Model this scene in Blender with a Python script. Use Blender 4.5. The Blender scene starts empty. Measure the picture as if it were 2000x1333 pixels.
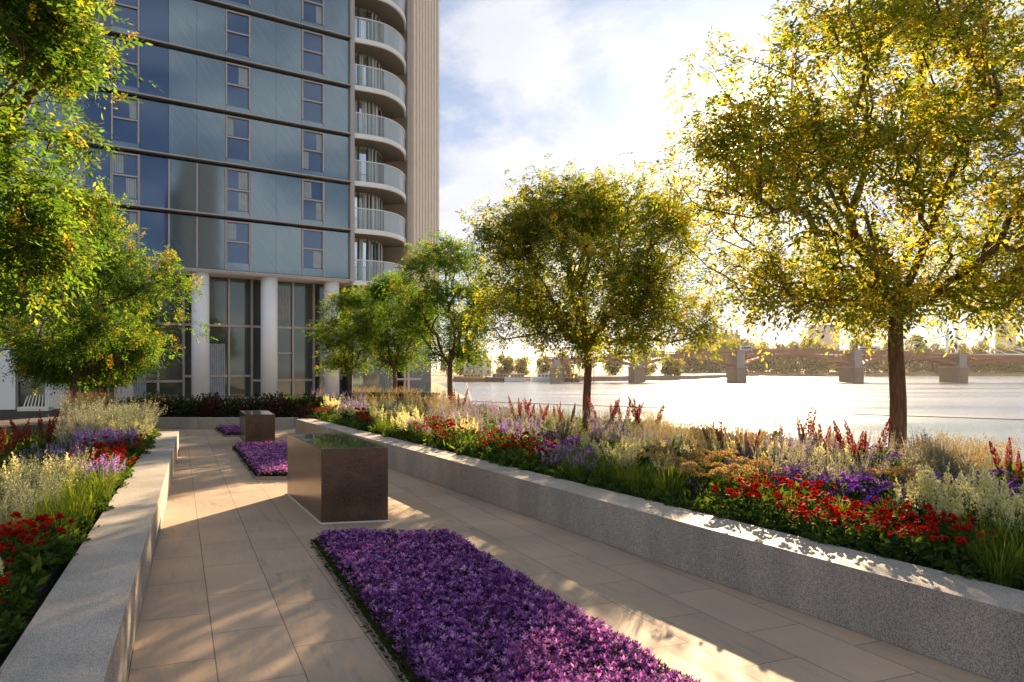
import bpy, math, random
import numpy as np
from mathutils import Vector, Matrix, noise as mnoise

# ------------------------------------------------------------------ camera, light, exposure
scene = bpy.context.scene
F, HOR, EYE = 1500.0, 720.0, 1.7          # focal length / horizon of the photograph in its pixels, eye height
cam = bpy.data.cameras.new('camera'); camo = bpy.data.objects.new('camera', cam)
scene.collection.objects.link(camo); scene.camera = camo
camo.location = (0, 0, EYE); camo.rotation_euler = (math.radians(90), 0, 0)
cam.sensor_width = 36; cam.lens = 36 * F / 2000; cam.shift_y = (HOR - 666.5) / 2000
cam.clip_start = .1; cam.clip_end = 9000
SUN_AZ, SUN_EL = math.radians(16.8), math.radians(16.5)
SDIR = Vector((math.sin(SUN_AZ) * math.cos(SUN_EL), math.cos(SUN_AZ) * math.cos(SUN_EL), math.sin(SUN_EL)))
sun = bpy.data.lights.new('sun', 'SUN'); suno = bpy.data.objects.new('sun', sun)
scene.collection.objects.link(suno); suno.rotation_euler = SDIR.to_track_quat('Z', 'Y').to_euler()
sun.energy = 4.6; sun.angle = math.radians(.55); sun.color = (1.0, .73, .45)
scene.view_settings.view_transform = 'Standard'; scene.view_settings.look = 'None'
scene.view_settings.exposure = 2.25; scene.view_settings.gamma = 1; scene.view_settings.use_curve_mapping = False
try:
    scene.cycles.max_bounces = 8; scene.cycles.transparent_max_bounces = 12
    scene.cycles.diffuse_bounces = 3; scene.cycles.transmission_bounces = 6; scene.cycles.volume_bounces = 0
    scene.cycles.sample_clamp_indirect = 6.0; scene.cycles.use_denoising = True
except Exception: pass

# ------------------------------------------------------------------ node helper
class NT:
    def __init__(s, tree): s.t = tree; s.n = tree.nodes; s.l = tree.links
    def add(s, kind, props=None, **inp):
        nd = s.n.new(kind)
        for k, v in (props or {}).items(): setattr(nd, k, v)
        for k, v in inp.items():
            key = k.replace('_', ' ')
            s.put(nd, key, v)
        return nd
    def put(s, nd, key, v):
        sk = nd.inputs[int(key[1:])] if key[0] == 'i' and key[1:].isdigit() else nd.inputs[key]
        if isinstance(v, bpy.types.NodeSocket): s.l.new(v, sk)
        elif isinstance(v, bpy.types.Node): s.l.new(v.outputs[0], sk)
        else:
            if hasattr(sk.default_value, '__len__') and len(sk.default_value) == 4 and len(v) == 3: v = (*v, 1)
            sk.default_value = v
    def math(s, op, a, b=0.0, clamp=False):
        nd = s.n.new('ShaderNodeMath'); nd.operation = op; nd.use_clamp = clamp
        s.put(nd, 'i0', a); s.put(nd, 'i1', b); return nd.outputs[0]
    def mix(s, f, a, b, mode='MIX'):
        nd = s.n.new('ShaderNodeMix'); nd.data_type = 'RGBA'; nd.blend_type = mode
        s.put(nd, 'i0', f); s.put(nd, 'i6', a); s.put(nd, 'i7', b); return nd.outputs[2]
    def ramp(s, f, stops):
        nd = s.n.new('ShaderNodeValToRGB'); cr = nd.color_ramp
        while len(cr.elements) < len(stops): cr.elements.new(.5)
        for e, (p, c) in zip(cr.elements, stops):
            e.position = p; e.color = (*c, 1) if len(c) == 3 else c
        s.put(nd, 'i0', f); return nd.outputs[0]
    def noise(s, vec, scale, detail=4, rough=.55, dist=0.0):
        nd = s.add('ShaderNodeTexNoise', None, Scale=scale, Detail=detail, Roughness=rough, Distortion=dist)
        if vec is not None: s.put(nd, 'Vector', vec)
        return nd.outputs[0]
    def mapping(s, vec, loc=(0, 0, 0), rot=(0, 0, 0), scale=(1, 1, 1)):
        return s.add('ShaderNodeMapping', None, Vector=vec, Location=loc, Rotation=rot, Scale=scale).outputs[0]
    def bump(s, h, strength=.3, dist=.01):
        return s.add('ShaderNodeBump', None, Height=h, Strength=strength, Distance=dist).outputs[0]

# ------------------------------------------------------------------ world: Nishita sky, thin cloud, aureole round the sun
world = bpy.data.worlds.new('World'); scene.world = world; world.use_nodes = True
w = NT(world.node_tree); w.n.clear()
sky = w.add('ShaderNodeTexSky', {'sky_type': 'NISHITA', 'sun_disc': False, 'sun_elevation': SUN_EL,
    'sun_rotation': SUN_AZ, 'air_density': 1.0, 'dust_density': .6, 'ozone_density': 1.2, 'altitude': 0})
tc = w.add('ShaderNodeTexCoord').outputs['Generated']
sep = w.add('ShaderNodeSeparateXYZ', None, Vector=tc)
zz = w.math('ADD', w.math('MAXIMUM', sep.outputs[2], 0.0), .16)
cv = w.add('ShaderNodeCombineXYZ', None, X=w.math('DIVIDE', sep.outputs[0], zz), Y=w.math('DIVIDE', sep.outputs[1], zz), Z=0.0).outputs[0]
cv = w.mapping(cv, loc=(3.1, 1.15, 0))
cn = w.noise(cv, 1.15, 9, .62, .35)
cm = w.ramp(cn, [(.47, (0, 0, 0)), (.58, (1, 1, 1))])
cfine = w.noise(cv, 3.5, 6, .6, .2)
dt = w.add('ShaderNodeVectorMath', {'operation': 'DOT_PRODUCT'}); w.put(dt, 'i0', tc); dt.inputs[1].default_value = SDIR
dd = w.math('MAXIMUM', dt.outputs['Value'], 0.0)
cloudcol = w.mix(cfine, (3.9, 4.0, 4.3), (5.4, 5.3, 5.1))
def vm(op, a, b):
    nd = w.add('ShaderNodeVectorMath', {'operation': op}); w.put(nd, 'i0', a); w.put(nd, 'i1', b); return nd.outputs[0]
SK = (2.8, 4.3, 7.8)
skys = vm('DIVIDE', vm('MULTIPLY', sky.outputs[0], SK), vm('ADD', sky.outputs[0], SK))
hz = w.math('POWER', w.math('SUBTRACT', 1.0, w.math('MULTIPLY', w.math('MAXIMUM', sep.outputs[2], 0.0), 2.6), True), 1.6)
front = w.math('ADD', w.math('MULTIPLY', dd, .6), .4)
skys = w.mix(w.math('MULTIPLY', w.math('MULTIPLY', hz, .85), front), skys, (5.2, 5.05, 4.8))
skyc = w.mix(w.math('MULTIPLY', cm, .85), skys, cloudcol)
g1 = w.math('MULTIPLY', w.math('POWER', dd, 1200.0), 25.0)
g2 = w.math('MULTIPLY', w.math('POWER', dd, 90.0), 3.2)
g3 = w.math('MULTIPLY', w.math('POWER', dd, 12.0), .8)
gs = w.math('ADD', g1, w.math('ADD', g2, g3))
gl = w.mix(1.0, w.add('ShaderNodeCombineColor', None, Red=gs, Green=gs, Blue=gs).outputs[0], (1.0, .88, .62), 'MULTIPLY')
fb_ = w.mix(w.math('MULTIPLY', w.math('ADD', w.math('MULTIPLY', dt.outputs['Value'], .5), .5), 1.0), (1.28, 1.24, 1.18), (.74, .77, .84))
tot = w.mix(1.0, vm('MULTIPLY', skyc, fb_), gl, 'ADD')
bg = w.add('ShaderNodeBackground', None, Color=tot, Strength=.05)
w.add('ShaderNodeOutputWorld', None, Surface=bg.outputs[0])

# ------------------------------------------------------------------ object helpers
COL = scene.collection
def link(o, parent=None):
    COL.objects.link(o)
    if parent is not None: o.parent = parent
    return o
def tag(o, label=None, cat=None, group=None, kind=None):
    if label: o['label'] = label
    if cat: o['category'] = cat
    if group: o['group'] = group
    if kind: o['kind'] = kind
    return o
def empty(name, loc=(0, 0, 0), rz=0.0, label=None, cat=None, group=None):
    o = bpy.data.objects.new(name, None); link(o); o.location = loc; o.rotation_euler = (0, 0, rz)
    o.empty_display_size = .2
    return tag(o, label, cat, group)
def raw_mesh(name, V, faces, mats, midx=None, smooth=False, rnd=None):
    me = bpy.data.meshes.new(name)
    V = np.asarray(V, dtype=np.float32).reshape(-1, 3)
    if isinstance(faces, np.ndarray):
        n, k = faces.shape
        me.vertices.add(len(V)); me.vertices.foreach_set('co', V.ravel())
        me.loops.add(n * k); me.loops.foreach_set('vertex_index', faces.astype(np.int32).ravel())
        me.polygons.add(n); me.polygons.foreach_set('loop_start', np.arange(0, n * k, k, dtype=np.int32))
        me.polygons.foreach_set('loop_total', np.full(n, k, dtype=np.int32))
        me.update(calc_edges=True)
    else:
        me.from_pydata([tuple(map(float, v)) for v in V], [], faces); me.update()
    for m in mats: me.materials.append(m)
    if midx is not None: me.polygons.foreach_set('material_index', np.asarray(midx, dtype=np.int32))
    if smooth: me.polygons.foreach_set('use_smooth', np.ones(len(me.polygons), dtype=bool))
    if rnd is not None:
        a = me.attributes.new('rnd', 'FLOAT', 'FACE'); a.data.foreach_set('value', np.asarray(rnd, dtype=np.float32))
    me.validate()
    return me
def mobj(name, me, parent=None):
    return link(bpy.data.objects.new(name, me), parent)

class MB:
    """collects solid shapes and links them as one mesh object"""
    def __init__(s): s.v = []; s.f = []; s.m = []; s.mats = []
    def mi(s, m):
        if m not in s.mats: s.mats.append(m)
        return s.mats.index(m)
    def poly(s, pts, faces, m):
        b = len(s.v); s.v += [tuple(p) for p in pts]; k = s.mi(m)
        for f in faces: s.f.append([b + i for i in f]); s.m.append(k)
    def box(s, x0, x1, y0, y1, z0, z1, m):
        p = [(x0, y0, z0), (x1, y0, z0), (x1, y1, z0), (x0, y1, z0), (x0, y0, z1), (x1, y0, z1), (x1, y1, z1), (x0, y1, z1)]
        s.poly(p, [(0, 3, 2, 1), (4, 5, 6, 7), (0, 1, 5, 4), (1, 2, 6, 5), (2, 3, 7, 6), (3, 0, 4, 7)], m)
    def prism(s, pts, z0, z1, m, top=None):
        """vertical prism over a plan polygon (counter-clockwise)"""
        n = len(pts)
        a = sum(pts[i][0] * pts[(i + 1) % n][1] - pts[(i + 1) % n][0] * pts[i][1] for i in range(n))
        if a < 0: pts = pts[::-1]
        p = [(x, y, z0) for x, y in pts] + [(x, y, z1) for x, y in pts]
        s.poly(p, [tuple(range(n))[::-1]] + [(i, (i + 1) % n, n + (i + 1) % n, n + i) for i in range(n)], m)
        s.poly(p[n:], [tuple(range(n))], top or m)
    def bar(s, a, b, r, m, k=8, r2=None):
        a = Vector(a); b = Vector(b); d = b - a
        if d.length < 1e-6: return
        q = d.to_track_quat('Z', 'Y'); r2 = r if r2 is None else r2
        p = []
        for c, rr in ((a, r), (b, r2)):
            for i in range(k):
                t = 2 * math.pi * (i + .5) / k
                p.append(c + q @ Vector((rr * math.cos(t), rr * math.sin(t), 0)))
        s.poly(p, [(i, (i + 1) % k, k + (i + 1) % k, k + i) for i in range(k)] + [tuple(range(k))[::-1], tuple(range(k, 2 * k))], m)
    def wallstrip(s, pts, z0, z1, th, m, closed=False):
        """vertical strip of thickness th along an open plan polyline, offset to its left"""
        n = len(pts); off = []
        for i in range(n):
            a = Vector(pts[max(i - 1, 0)]); b = Vector(pts[min(i + 1, n - 1)]); d = (b - a).normalized()
            off.append((pts[i][0] - d.y * th, pts[i][1] + d.x * th))
        p = [(x, y, z) for z in (z0, z1) for x, y in pts] + [(x, y, z) for z in (z0, z1) for x, y in off]
        f = []
        for i in range(n - 1):
            f += [(i, i + 1, n + i + 1, n + i), (2 * n + i + 1, 2 * n + i, 3 * n + i, 3 * n + i + 1),
                  (n + i, n + i + 1, 3 * n + i + 1, 3 * n + i), (i + 1, i, 2 * n + i, 2 * n + i + 1)]
        f += [(0, n, 3 * n, 2 * n), (n - 1, 3 * n - 1, 4 * n - 1, 2 * n - 1)]
        s.poly(p, f, m)
    def build(s, name, parent=None, bevel=0, smooth=False):
        me = raw_mesh(name, s.v, s.f, s.mats, s.m, smooth)
        o = mobj(name, me, parent)
        if bevel:
            md = o.modifiers.new('bevel', 'BEVEL'); md.width = bevel; md.segments = 2; md.limit_method = 'ANGLE'
        return o

DEFRS = np.random.RandomState(7)
class Cards:
    """collects small leaf / petal faces"""
    def __init__(s): s.P = []; s.D = []; s.S = []; s.L = []; s.W = []; s.R = []; s.M = []; s.K = []
    def add(s, P, D, L, W, mat=0, rnd=None, S=None, mid=.45, rs=None):
        if rs is None: rs = DEFRS
        P = np.atleast_2d(P); n = len(P); D = np.broadcast_to(np.atleast_2d(D), (n, 3)).astype(float)
        D = D / (np.linalg.norm(D, axis=1, keepdims=True) + 1e-9)
        if S is None:
            S = np.cross(D, rs.normal(size=(n, 3)))
        S = np.broadcast_to(S, (n, 3)); S = S / (np.linalg.norm(S, axis=1, keepdims=True) + 1e-9)
        s.P.append(P); s.D.append(D); s.S.append(S); s.L.append(np.broadcast_to(L, n)); s.W.append(np.broadcast_to(W, n))
        s.R.append(np.broadcast_to(rs.random(n) if rnd is None else rnd, n)); s.M.append(np.full(n, mat)); s.K.append(np.full(n, mid))
    def mesh(s, name, mats):
        P = np.concatenate(s.P); D = np.concatenate(s.D); S = np.concatenate(s.S)
        L = np.concatenate(s.L)[:, None]; W = np.concatenate(s.W)[:, None]; K = np.concatenate(s.K)[:, None]
        N = np.cross(D, S)
        V = np.stack([P, P + D * L * K + S * W / 2 + N * W * .12, P + D * L, P + D * L * K - S * W / 2 + N * W * .12], 1).reshape(-1, 3)
        Fc = np.arange(len(P) * 4).reshape(-1, 4)
        return raw_mesh(name, V, Fc, mats, np.concatenate(s.M), False, np.concatenate(s.R))

# ------------------------------------------------------------------ materials
MATS = {}
def newmat(name):
    m = bpy.data.materials.new(name); m.use_nodes = True; t = NT(m.node_tree); t.n.clear(); MATS[name] = m
    out = t.add('ShaderNodeOutputMaterial')
    return m, t, out
def pbr(name, color, rough=.6, metal=0.0, spec=.5, nscale=0, namt=.15, bump=0.0, bscale=30, alpha=None, extra=None):
    m, t, out = newmat(name)
    ob = t.add('ShaderNodeTexCoord').outputs['Object']
    c = color
    if nscale:
        n = t.noise(ob, nscale, 6, .6)
        c = t.mix(n, tuple(max(0, x * (1 - namt * 2)) for x in color), tuple(min(1, x * (1 + namt * 2)) for x in color))
    b = t.add('ShaderNodeBsdfPrincipled', None, Base_Color=c, Roughness=rough, Metallic=metal)
    t.put(b, 'Specular IOR Level', spec)
    if bump: t.put(b, 'Normal', t.bump(t.noise(ob, bscale, 5, .6), bump, .01))
    t.put(out, 'Surface', b.outputs[0])
    return m
def leafmat(name, stops, trans=.5, tint=(1.25, 1.15, .5), rough=.8, spec=.06, objvar=.2):
    """diffuse + transmitted light through a thin leaf, colour varies leaf by leaf"""
    m, t, out = newmat(name)
    a = t.add('ShaderNodeAttribute', {'attribute_name': 'rnd'}).outputs['Fac']
    oi = t.add('ShaderNodeObjectInfo').outputs['Random']
    f = t.math('ADD', a, t.math('MULTIPLY', t.math('SUBTRACT', oi, .5), objvar), True)
    c = t.ramp(f, stops)
    b = t.add('ShaderNodeBsdfPrincipled', None, Base_Color=c, Roughness=rough); t.put(b, 'Specular IOR Level', spec)
    tr = t.add('ShaderNodeBsdfTranslucent', None, Color=t.mix(1.0, c, tint, 'MULTIPLY'))
    mx = t.add('ShaderNodeMixShader', None, Fac=trans); t.l.new(b.outputs[0], mx.inputs[1]); t.l.new(tr.outputs[0], mx.inputs[2])
    t.put(out, 'Surface', mx.outputs[0])
    return m

def granite(name, lo, hi, scale=230, rough=.75, streak=False):
    m, t, out = newmat(name)
    ob = t.add('ShaderNodeTexCoord').outputs['Object']
    v = t.add('ShaderNodeTexVoronoi', {'feature': 'F1'}, Vector=t.mapping(ob, scale=(1, 1, .55 if streak else 1)), Scale=scale * .45, Randomness=1.0)
    n1 = t.noise(ob, scale, 3, .7); n2 = t.noise(t.mapping(ob, scale=(1, 1, .25)), 2.2, 5, .6); n3 = t.noise(ob, .5, 3, .5)
    sp = t.add('ShaderNodeSeparateColor', None, Color=v.outputs['Color']).outputs[0]
    f = t.math('ADD', t.math('MULTIPLY', sp, .5), t.math('MULTIPLY', n1, .5))
    c = t.ramp(f, [(.28, lo), (.5, tuple((a + b) / 2 for a, b in zip(lo, hi))), (.72, hi)])
    st = t.ramp(t.math('ADD', t.math('MULTIPLY', n2, .6), t.math('MULTIPLY', n3, .4)), [(.35, (.70, .70, .69)), (.62, (1.1, 1.07, 1.03))])
    c = t.mix(1.0, c, st, 'MULTIPLY')
    b = t.add('ShaderNodeBsdfPrincipled', None, Base_Color=c, Roughness=rough, Normal=t.bump(n1, .35, .003)); t.put(b, 'Specular IOR Level', .25)
    t.put(out, 'Surface', b.outputs[0]); return m

M = {}
M['granite'] = granite('speckled_granite', (.17, .15, .13), (.50, .455, .40), 640, .78, True)
M['granite_top'] = granite('flamed_granite', (.22, .20, .18), (.56, .525, .475), 680, .72)

def paving():
    m, t, out = newmat('sandstone_paving')
    ob = t.add('ShaderNodeTexCoord').outputs['Object']
    v = t.mapping(ob, rot=(0, 0, math.radians(-(90 + 23.5))), loc=(.12, .2, 0))
    br = t.add('ShaderNodeTexBrick', {'offset': .5, 'squash': 1.0}, Vector=v, Scale=1.0, Color1=(0, 0, 0), Color2=(1, 1, 1), Mortar=(.5, .5, .5))
    t.put(br, 'Mortar Size', .0035); t.put(br, 'Mortar Smooth', .2); t.put(br, 'Brick Width', .90); t.put(br, 'Row Height', .45)
    slab = t.add('ShaderNodeSeparateColor', None, Color=br.outputs[0]).outputs[0]
    # bedding veins, shifted slab by slab
    off = t.add('ShaderNodeCombineXYZ', None, X=t.math('MULTIPLY', slab, 7.0), Y=t.math('MULTIPLY', slab, 31.0), Z=0.0).outputs[0]
    vv = t.add('ShaderNodeVectorMath', {'operation': 'ADD'}); t.put(vv, 'i0', v); t.put(vv, 'i1', off)
    n1 = t.noise(t.mapping(vv.outputs[0], scale=(.55, 3.4, 1)), 2.6, 8, .66, .35)
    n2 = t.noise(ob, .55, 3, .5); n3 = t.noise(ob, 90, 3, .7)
    c = t.ramp(n1, [(.28, (.23, .185, .145)), (.42, (.38, .31, .24)), (.51, (.47, .34, .235)), (.60, (.39, .32, .25)), (.74, (.30, .26, .22))])
    c = t.mix(t.math('MULTIPLY', slab, .8), c, (.52, .385, .285))
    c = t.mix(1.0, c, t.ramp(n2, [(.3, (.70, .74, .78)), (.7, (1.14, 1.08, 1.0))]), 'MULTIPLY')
    c = t.mix(1.0, c, t.ramp(n3, [(.3, (.90, .90, .90)), (.7, (1.07, 1.07, 1.07))]), 'MULTIPLY')
    c = t.mix(br.outputs['Fac'], c, (.13, .11, .09))
    h = t.math('SUBTRACT', t.math('ADD', t.math('MULTIPLY', n1, .35), t.math('MULTIPLY', n3, .12)), t.math('MULTIPLY', br.outputs['Fac'], .9))
    b = t.add('ShaderNodeBsdfPrincipled', None, Base_Color=c, Roughness=t.ramp(n1, [(.3, (.70,) * 3), (.7, (.85,) * 3)]), Normal=t.bump(h, .30, .006))
    t.put(b, 'Specular IOR Level', .22)
    t.put(out, 'Surface', b.outputs[0]); return m
M['paving'] = paving()

def bark():
    m, t, out = newmat('bark')
    ob = t.add('ShaderNodeTexCoord').outputs['Object']
    n = t.noise(t.mapping(ob, scale=(9, 9, 1.3)), 3.5, 6, .65, .3); n2 = t.noise(ob, 22, 4, .6)
    c = t.ramp(n, [(.32, (.07, .030, .015)), (.55, (.19, .085, .042)), (.75, (.30, .16, .085))])
    b = t.add('ShaderNodeBsdfPrincipled', None, Base_Color=c, Roughness=.85, Normal=t.bump(t.math('ADD', n, t.math('MULTIPLY', n2, .4)), .8, .015))
    t.put(out, 'Surface', b.outputs[0]); return m
M['bark'] = bark()

M['leaf'] = leafmat('tree_leaf', [(0, (.045, .075, .014)), (.4, (.085, .125, .024)), (.75, (.15, .165, .028)), (1, (.27, .22, .03))], .66, (3.0, 2.55, .8), .55, .2)
M['leaf_green'] = leafmat('left_tree_leaf', [(0, (.028, .062, .016)), (.5, (.058, .120, .026)), (.88, (.105, .16, .03)), (1, (.18, .19, .03))], .58, (2.2, 2.1, .7))
M['leaf_far'] = leafmat('far_tree_leaf', [(0, (.06, .085, .022)), (.5, (.12, .135, .032)), (1, (.22, .19, .045))], .55, (2.2, 1.9, .6))
M['blossom'] = leafmat('yellow_blossom', [(0, (.42, .24, .015)), (.5, (.62, .44, .03)), (1, (.70, .58, .08))], .4, (1.1, 1.0, .6))
M['green'] = leafmat('bed_leaf', [(0, (.020, .045, .012)), (.5, (.045, .085, .02)), (1, (.09, .13, .03))], .4, (1.5, 1.45, .5))
M['grass'] = leafmat('grass_blade', [(0, (.035, .065, .012)), (.5, (.08, .13, .022)), (1, (.16, .20, .045))], .5, (1.4, 1.3, .4))
M['silver'] = leafmat('silver_leaf', [(0, (.10, .12, .09)), (.5, (.21, .235, .17)), (1, (.36, .37, .28))], .4, (1.1, 1.05, .75))
M['dark_leaf'] = leafmat('dark_leaf', [(0, (.012, .022, .010)), (.5, (.025, .042, .016)), (1, (.06, .07, .022))], .3)
M['maroon'] = leafmat('maroon_leaf', [(0, (.03, .010, .012)), (.5, (.075, .018, .02)), (1, (.14, .04, .03))], .35, (1.6, .8, .6))
M['red'] = leafmat('red_petal', [(0, (.22, .008, .006)), (.5, (.42, .014, .008)), (1, (.60, .04, .015))], .35, (1.2, .8, .6))
M['spire'] = leafmat('red_spire', [(0, (.11, .018, .016)), (.5, (.22, .040, .034)), (1, (.36, .12, .09))], .4, (1.3, .8, .6))
M['purple'] = leafmat('purple_petal', [(0, (.07, .018, .16)), (.5, (.16, .05, .36)), (1, (.30, .13, .52))], .35, (1.2, .8, 1.1))
M['lilac'] = leafmat('lilac_petal', [(0, (.20, .13, .36)), (.5, (.38, .25, .58)), (1, (.58, .44, .72))], .4, (1.1, .9, 1.1))
M['cream'] = leafmat('cream_plume', [(0, (.48, .46, .24)), (.5, (.68, .66, .38)), (1, (.80, .78, .52))], .5, (1.1, 1.05, .7))
M['tan'] = leafmat('tan_umbel', [(0, (.17, .11, .05)), (.5, (.30, .21, .09)), (1, (.42, .33, .15))], .4, (1.3, 1.1, .7))
M['pale'] = leafmat('pale_spike', [(0, (.20, .18, .16)), (.5, (.34, .32, .27)), (1, (.50, .47, .40))], .45, (1.15, 1.0, .8))
M['bedpetal'] = leafmat('bed_petal', [(0, (.07, .022, .12)), (.3, (.19, .07, .28)), (.6, (.42, .20, .50)), (1, (.78, .56, .76))], .35, (1.3, .8, 1.0))
M['bedleaf'] = leafmat('bed_under_leaf', [(0, (.012, .022, .012)), (.6, (.03, .045, .02)), (1, (.09, .075, .03))], .3)
M['soil'] = pbr('dark_soil', (.035, .026, .018), .95, nscale=14, namt=.3, bump=.8, bscale=40)
# ------------------------------------------------------------------ the setting
def struct(o): o['kind'] = 'structure'; return o
def dirt(name, a, b, scale, rough=.9):
    m, t, out = newmat(name)
    ob = t.add('ShaderNodeTexCoord').outputs['Object']
    c = t.ramp(t.noise(ob, scale, 7, .6), [(.35, a), (.65, b)])
    bs = t.add('ShaderNodeBsdfPrincipled', None, Base_Color=c, Roughness=rough)
    t.put(out, 'Surface', bs.outputs[0]); return m
M['earth'] = dirt('earth', (.12, .10, .07), (.20, .17, .11), .02)
M['sandbank'] = dirt('sandy_bank', (.30, .22, .12), (.45, .34, .18), .08)
M['quaystone'] = dirt('quay_stone', (.24, .20, .16), (.36, .31, .25), .4)
M['lawn'] = dirt('lawn_green', (.045, .08, .015), (.10, .14, .03), 3)
def watermat():
    m, t, out = newmat('river_water')
    ob = t.add('ShaderNodeTexCoord').outputs['Object']
    n1 = t.noise(t.mapping(ob, scale=(.22, .75, 1)), 1.0, 6, .6, .3); n2 = t.noise(t.mapping(ob, scale=(.015, .05, 1)), 1.0, 4, .5)
    c = t.ramp(n2, [(.35, (.10, .12, .12)), (.65, (.16, .17, .16))])
    b = t.add('ShaderNodeBsdfPrincipled', None, Base_Color=c, Roughness=t.ramp(n2, [(.35, (.16,) * 3), (.65, (.26,) * 3)]), Normal=t.bump(n1, .55, .35))
    t.put(b, 'IOR', 1.33); t.put(b, 'Specular IOR Level', .8)
    t.put(out, 'Surface', b.outputs[0]); return m
M['water'] = watermat()

def sheet(name, x0, x1, y0, y1, z, m):
    b = MB(); b.poly([(x0, y0, z), (x1, y0, z), (x1, y1, z), (x0, y1, z)], [(0, 1, 2, 3)], m); return struct(b.build(name))
sheet('ground', -4000, 4000, -1500, 6500, -7.0, M['earth'])
sheet('river', -3000, 3500, -1200, 5200, -5.0, M['water'])

# the terrace the garden stands on, its edge above the river
QX = [(60, -19.6), (30, 2.5), (11, 16.5), (-1.5, 25.7), (-3.6, 60), (-12, 120), (-40, 300)]
terr = MB(); terr.prism([(-160, 300)] + [(-160, -60), (60, -60)] + QX, -6.9, -.5, M['quaystone'], M['lawn'])
struct(terr.build('lower_terrace'))
# paved plaza: between the planters and in front of the building, 0.5 m above the river terrace
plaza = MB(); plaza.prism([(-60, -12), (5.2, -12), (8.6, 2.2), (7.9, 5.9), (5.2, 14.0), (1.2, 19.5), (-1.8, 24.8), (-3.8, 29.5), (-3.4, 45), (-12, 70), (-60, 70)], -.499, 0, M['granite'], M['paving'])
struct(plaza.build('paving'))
kb = MB(); kb.prism([(9.3, 14.2), (9.55, 14.5), (40, -7.6), (40, -8.1)], -.5, -.36, M['quaystone']); struct(kb.build('kerb'))
kp = MB(); kp.prism([(7.4, 17.4), (8.4, 18.0), (42, -6.6), (42, -8.0)], -.499, -.485, M['paving']); struct(kp.build('path'))

# far side: the left bank beyond the building and the long opposite bank
lb = MB(); lb.prism([(-700, 300), (-40, 300), (-30, 400), (-14, 396), (24, 402), (66, 422), (112, 470), (165, 560), (190, 660), (-700, 690)], -6.9, -2.6, M['quaystone'], M['earth'])
struct(lb.build('embankment'))
fb = MB()
fbx = [(-900, 690), (0, 660), (90, 640), (240, 690), (420, 720), (700, 700), (1400, 650), (3000, 600)]
n = len(fbx)
pts = [(x, y, -5.3) for x, y in fbx] + [(x, y + 26, -2.2) for x, y in fbx] + [(x, y + 40, -1.6) for x, y in fbx] + [(x, 3200, -1.0) for x, y in fbx]
fb.poly(pts, [(i, i + 1, n + i + 1, n + i) for i in range(n - 1)], M['sandbank'])
fb.poly(pts, [(k * n + i, k * n + i + 1, (k + 1) * n + i + 1, (k + 1) * n + i) for k in (1, 2) for i in range(n - 1)], M['earth'])
struct(fb.build('far_bank'))

# ------------------------------------------------------------------ granite planter walls
def slabwall(name, a, b, width, h, left, mats, joints, label, cat='planter wall'):
    """straight wall from a to b; its face to the path is the line a-b, thickness goes to the side 'left' (+1/-1)"""
    a = Vector(a); b = Vector(b); d = (b - a); L = d.length; d.normalize(); nv = Vector((-d.y, d.x)) * left
    o = empty(name, (a.x, a.y, 0), 0, label, cat)
    n = max(1, int(L / joints)); face = MB()
    for i in range(n):
        s0 = L * i / n + (.0035 if i else 0); s1 = L * (i + 1) / n - (.0035 if i < n - 1 else 0)
        p = [d * s0, d * s1, d * s1 + nv * width, d * s0 + nv * width]
        face.prism([(q.x, q.y) for q in p], .0, h, mats[0], mats[1])
    core = MB(); p = [d * .01 + nv * .01, d * (L - .01) + nv * .01, d * (L - .01) + nv * (width - .01), d * .01 + nv * (width - .01)]
    core.prism([(q.x, q.y) for q in p], 0, h - .008, M['soil'])
    fo = face.build('facing', o, bevel=.006); core.build('core', o)
    return o
# right wall: face line through (-5.53,19.6) and (2.53,4.36)
RW_A = (-5.53, 19.6); RW_B = (2.53 + 2.6, 4.36 - 4.92)
slabwall('planter_wall', RW_A, RW_B, .43, .41, 1, (M['granite'], M['granite_top']), 90, 'low speckled granite wall in front of the flower bed on the river side')
# left wall: face line through (-5.62,12.75) and (-2.1,4.16)
LW_A = (-6.92, 15.95); LW_B = (-2.1 + 2.6, 4.16 - 6.34)
slabwall('planter_wall', LW_A, LW_B, .43, .40, -1, (M['granite'], M['granite_top']), 90, 'low pale granite wall with a broad flat top in front of the left flower bed')
# cross wall at the far end of the path with the dark shrubs behind it
slabwall('planter_wall', (-11.5, 21.65), (-6.1, 21.5), .40, .30, 1, (M['granite'], M['granite_top']), 2.7, 'short grey granite wall crossing the far end of the path below dark shrubs')

# soil of the beds (inside the walls)
def bed(name, poly, z=.33):
    b = MB(); b.prism(poly, .005, z, M['soil']); return struct(b.build(name))
WR = Vector((-.468, .884)); NR = Vector((.884, .468)); IR = Vector((2.97, 4.46))      # right bed: inner wall edge, along, across
WL = Vector((-.3685, .9296)); NL = Vector((-.9296, -.3685)); IL = Vector((-3.20, 5.56))
def pr(s, o): p = IR + WR * s + NR * o; return (p.x, p.y)
def pl(s, o): p = IL + WL * s + NL * o; return (p.x, p.y)
bed('soil_bed', [pr(-4.9, .02), pr(16.9, .03), pr(17.2, 1.4), pr(30, 2.0), pr(31, 6.2), pr(19, 6.1), pr(9, 5.9), pr(4, 5.6), pr(-4.9, 5.6)])
bed('soil_bed', [pl(-9.0, .03), pl(11.3, .03), pl(11.5, 7), pl(-9.0, 7)])
bed('soil_bed', [pl(11.55, 1.2), pl(24, 1.4), pl(24, 7), pl(11.55, 7)], .31)
bed('soil_bed', [(-11.4, 22.1), (-6.15, 21.95), (-5.9, 24.4), (-9, 27), (-13.8, 26.5)], .27)
# retaining edge of the right bed towards the river

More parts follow.
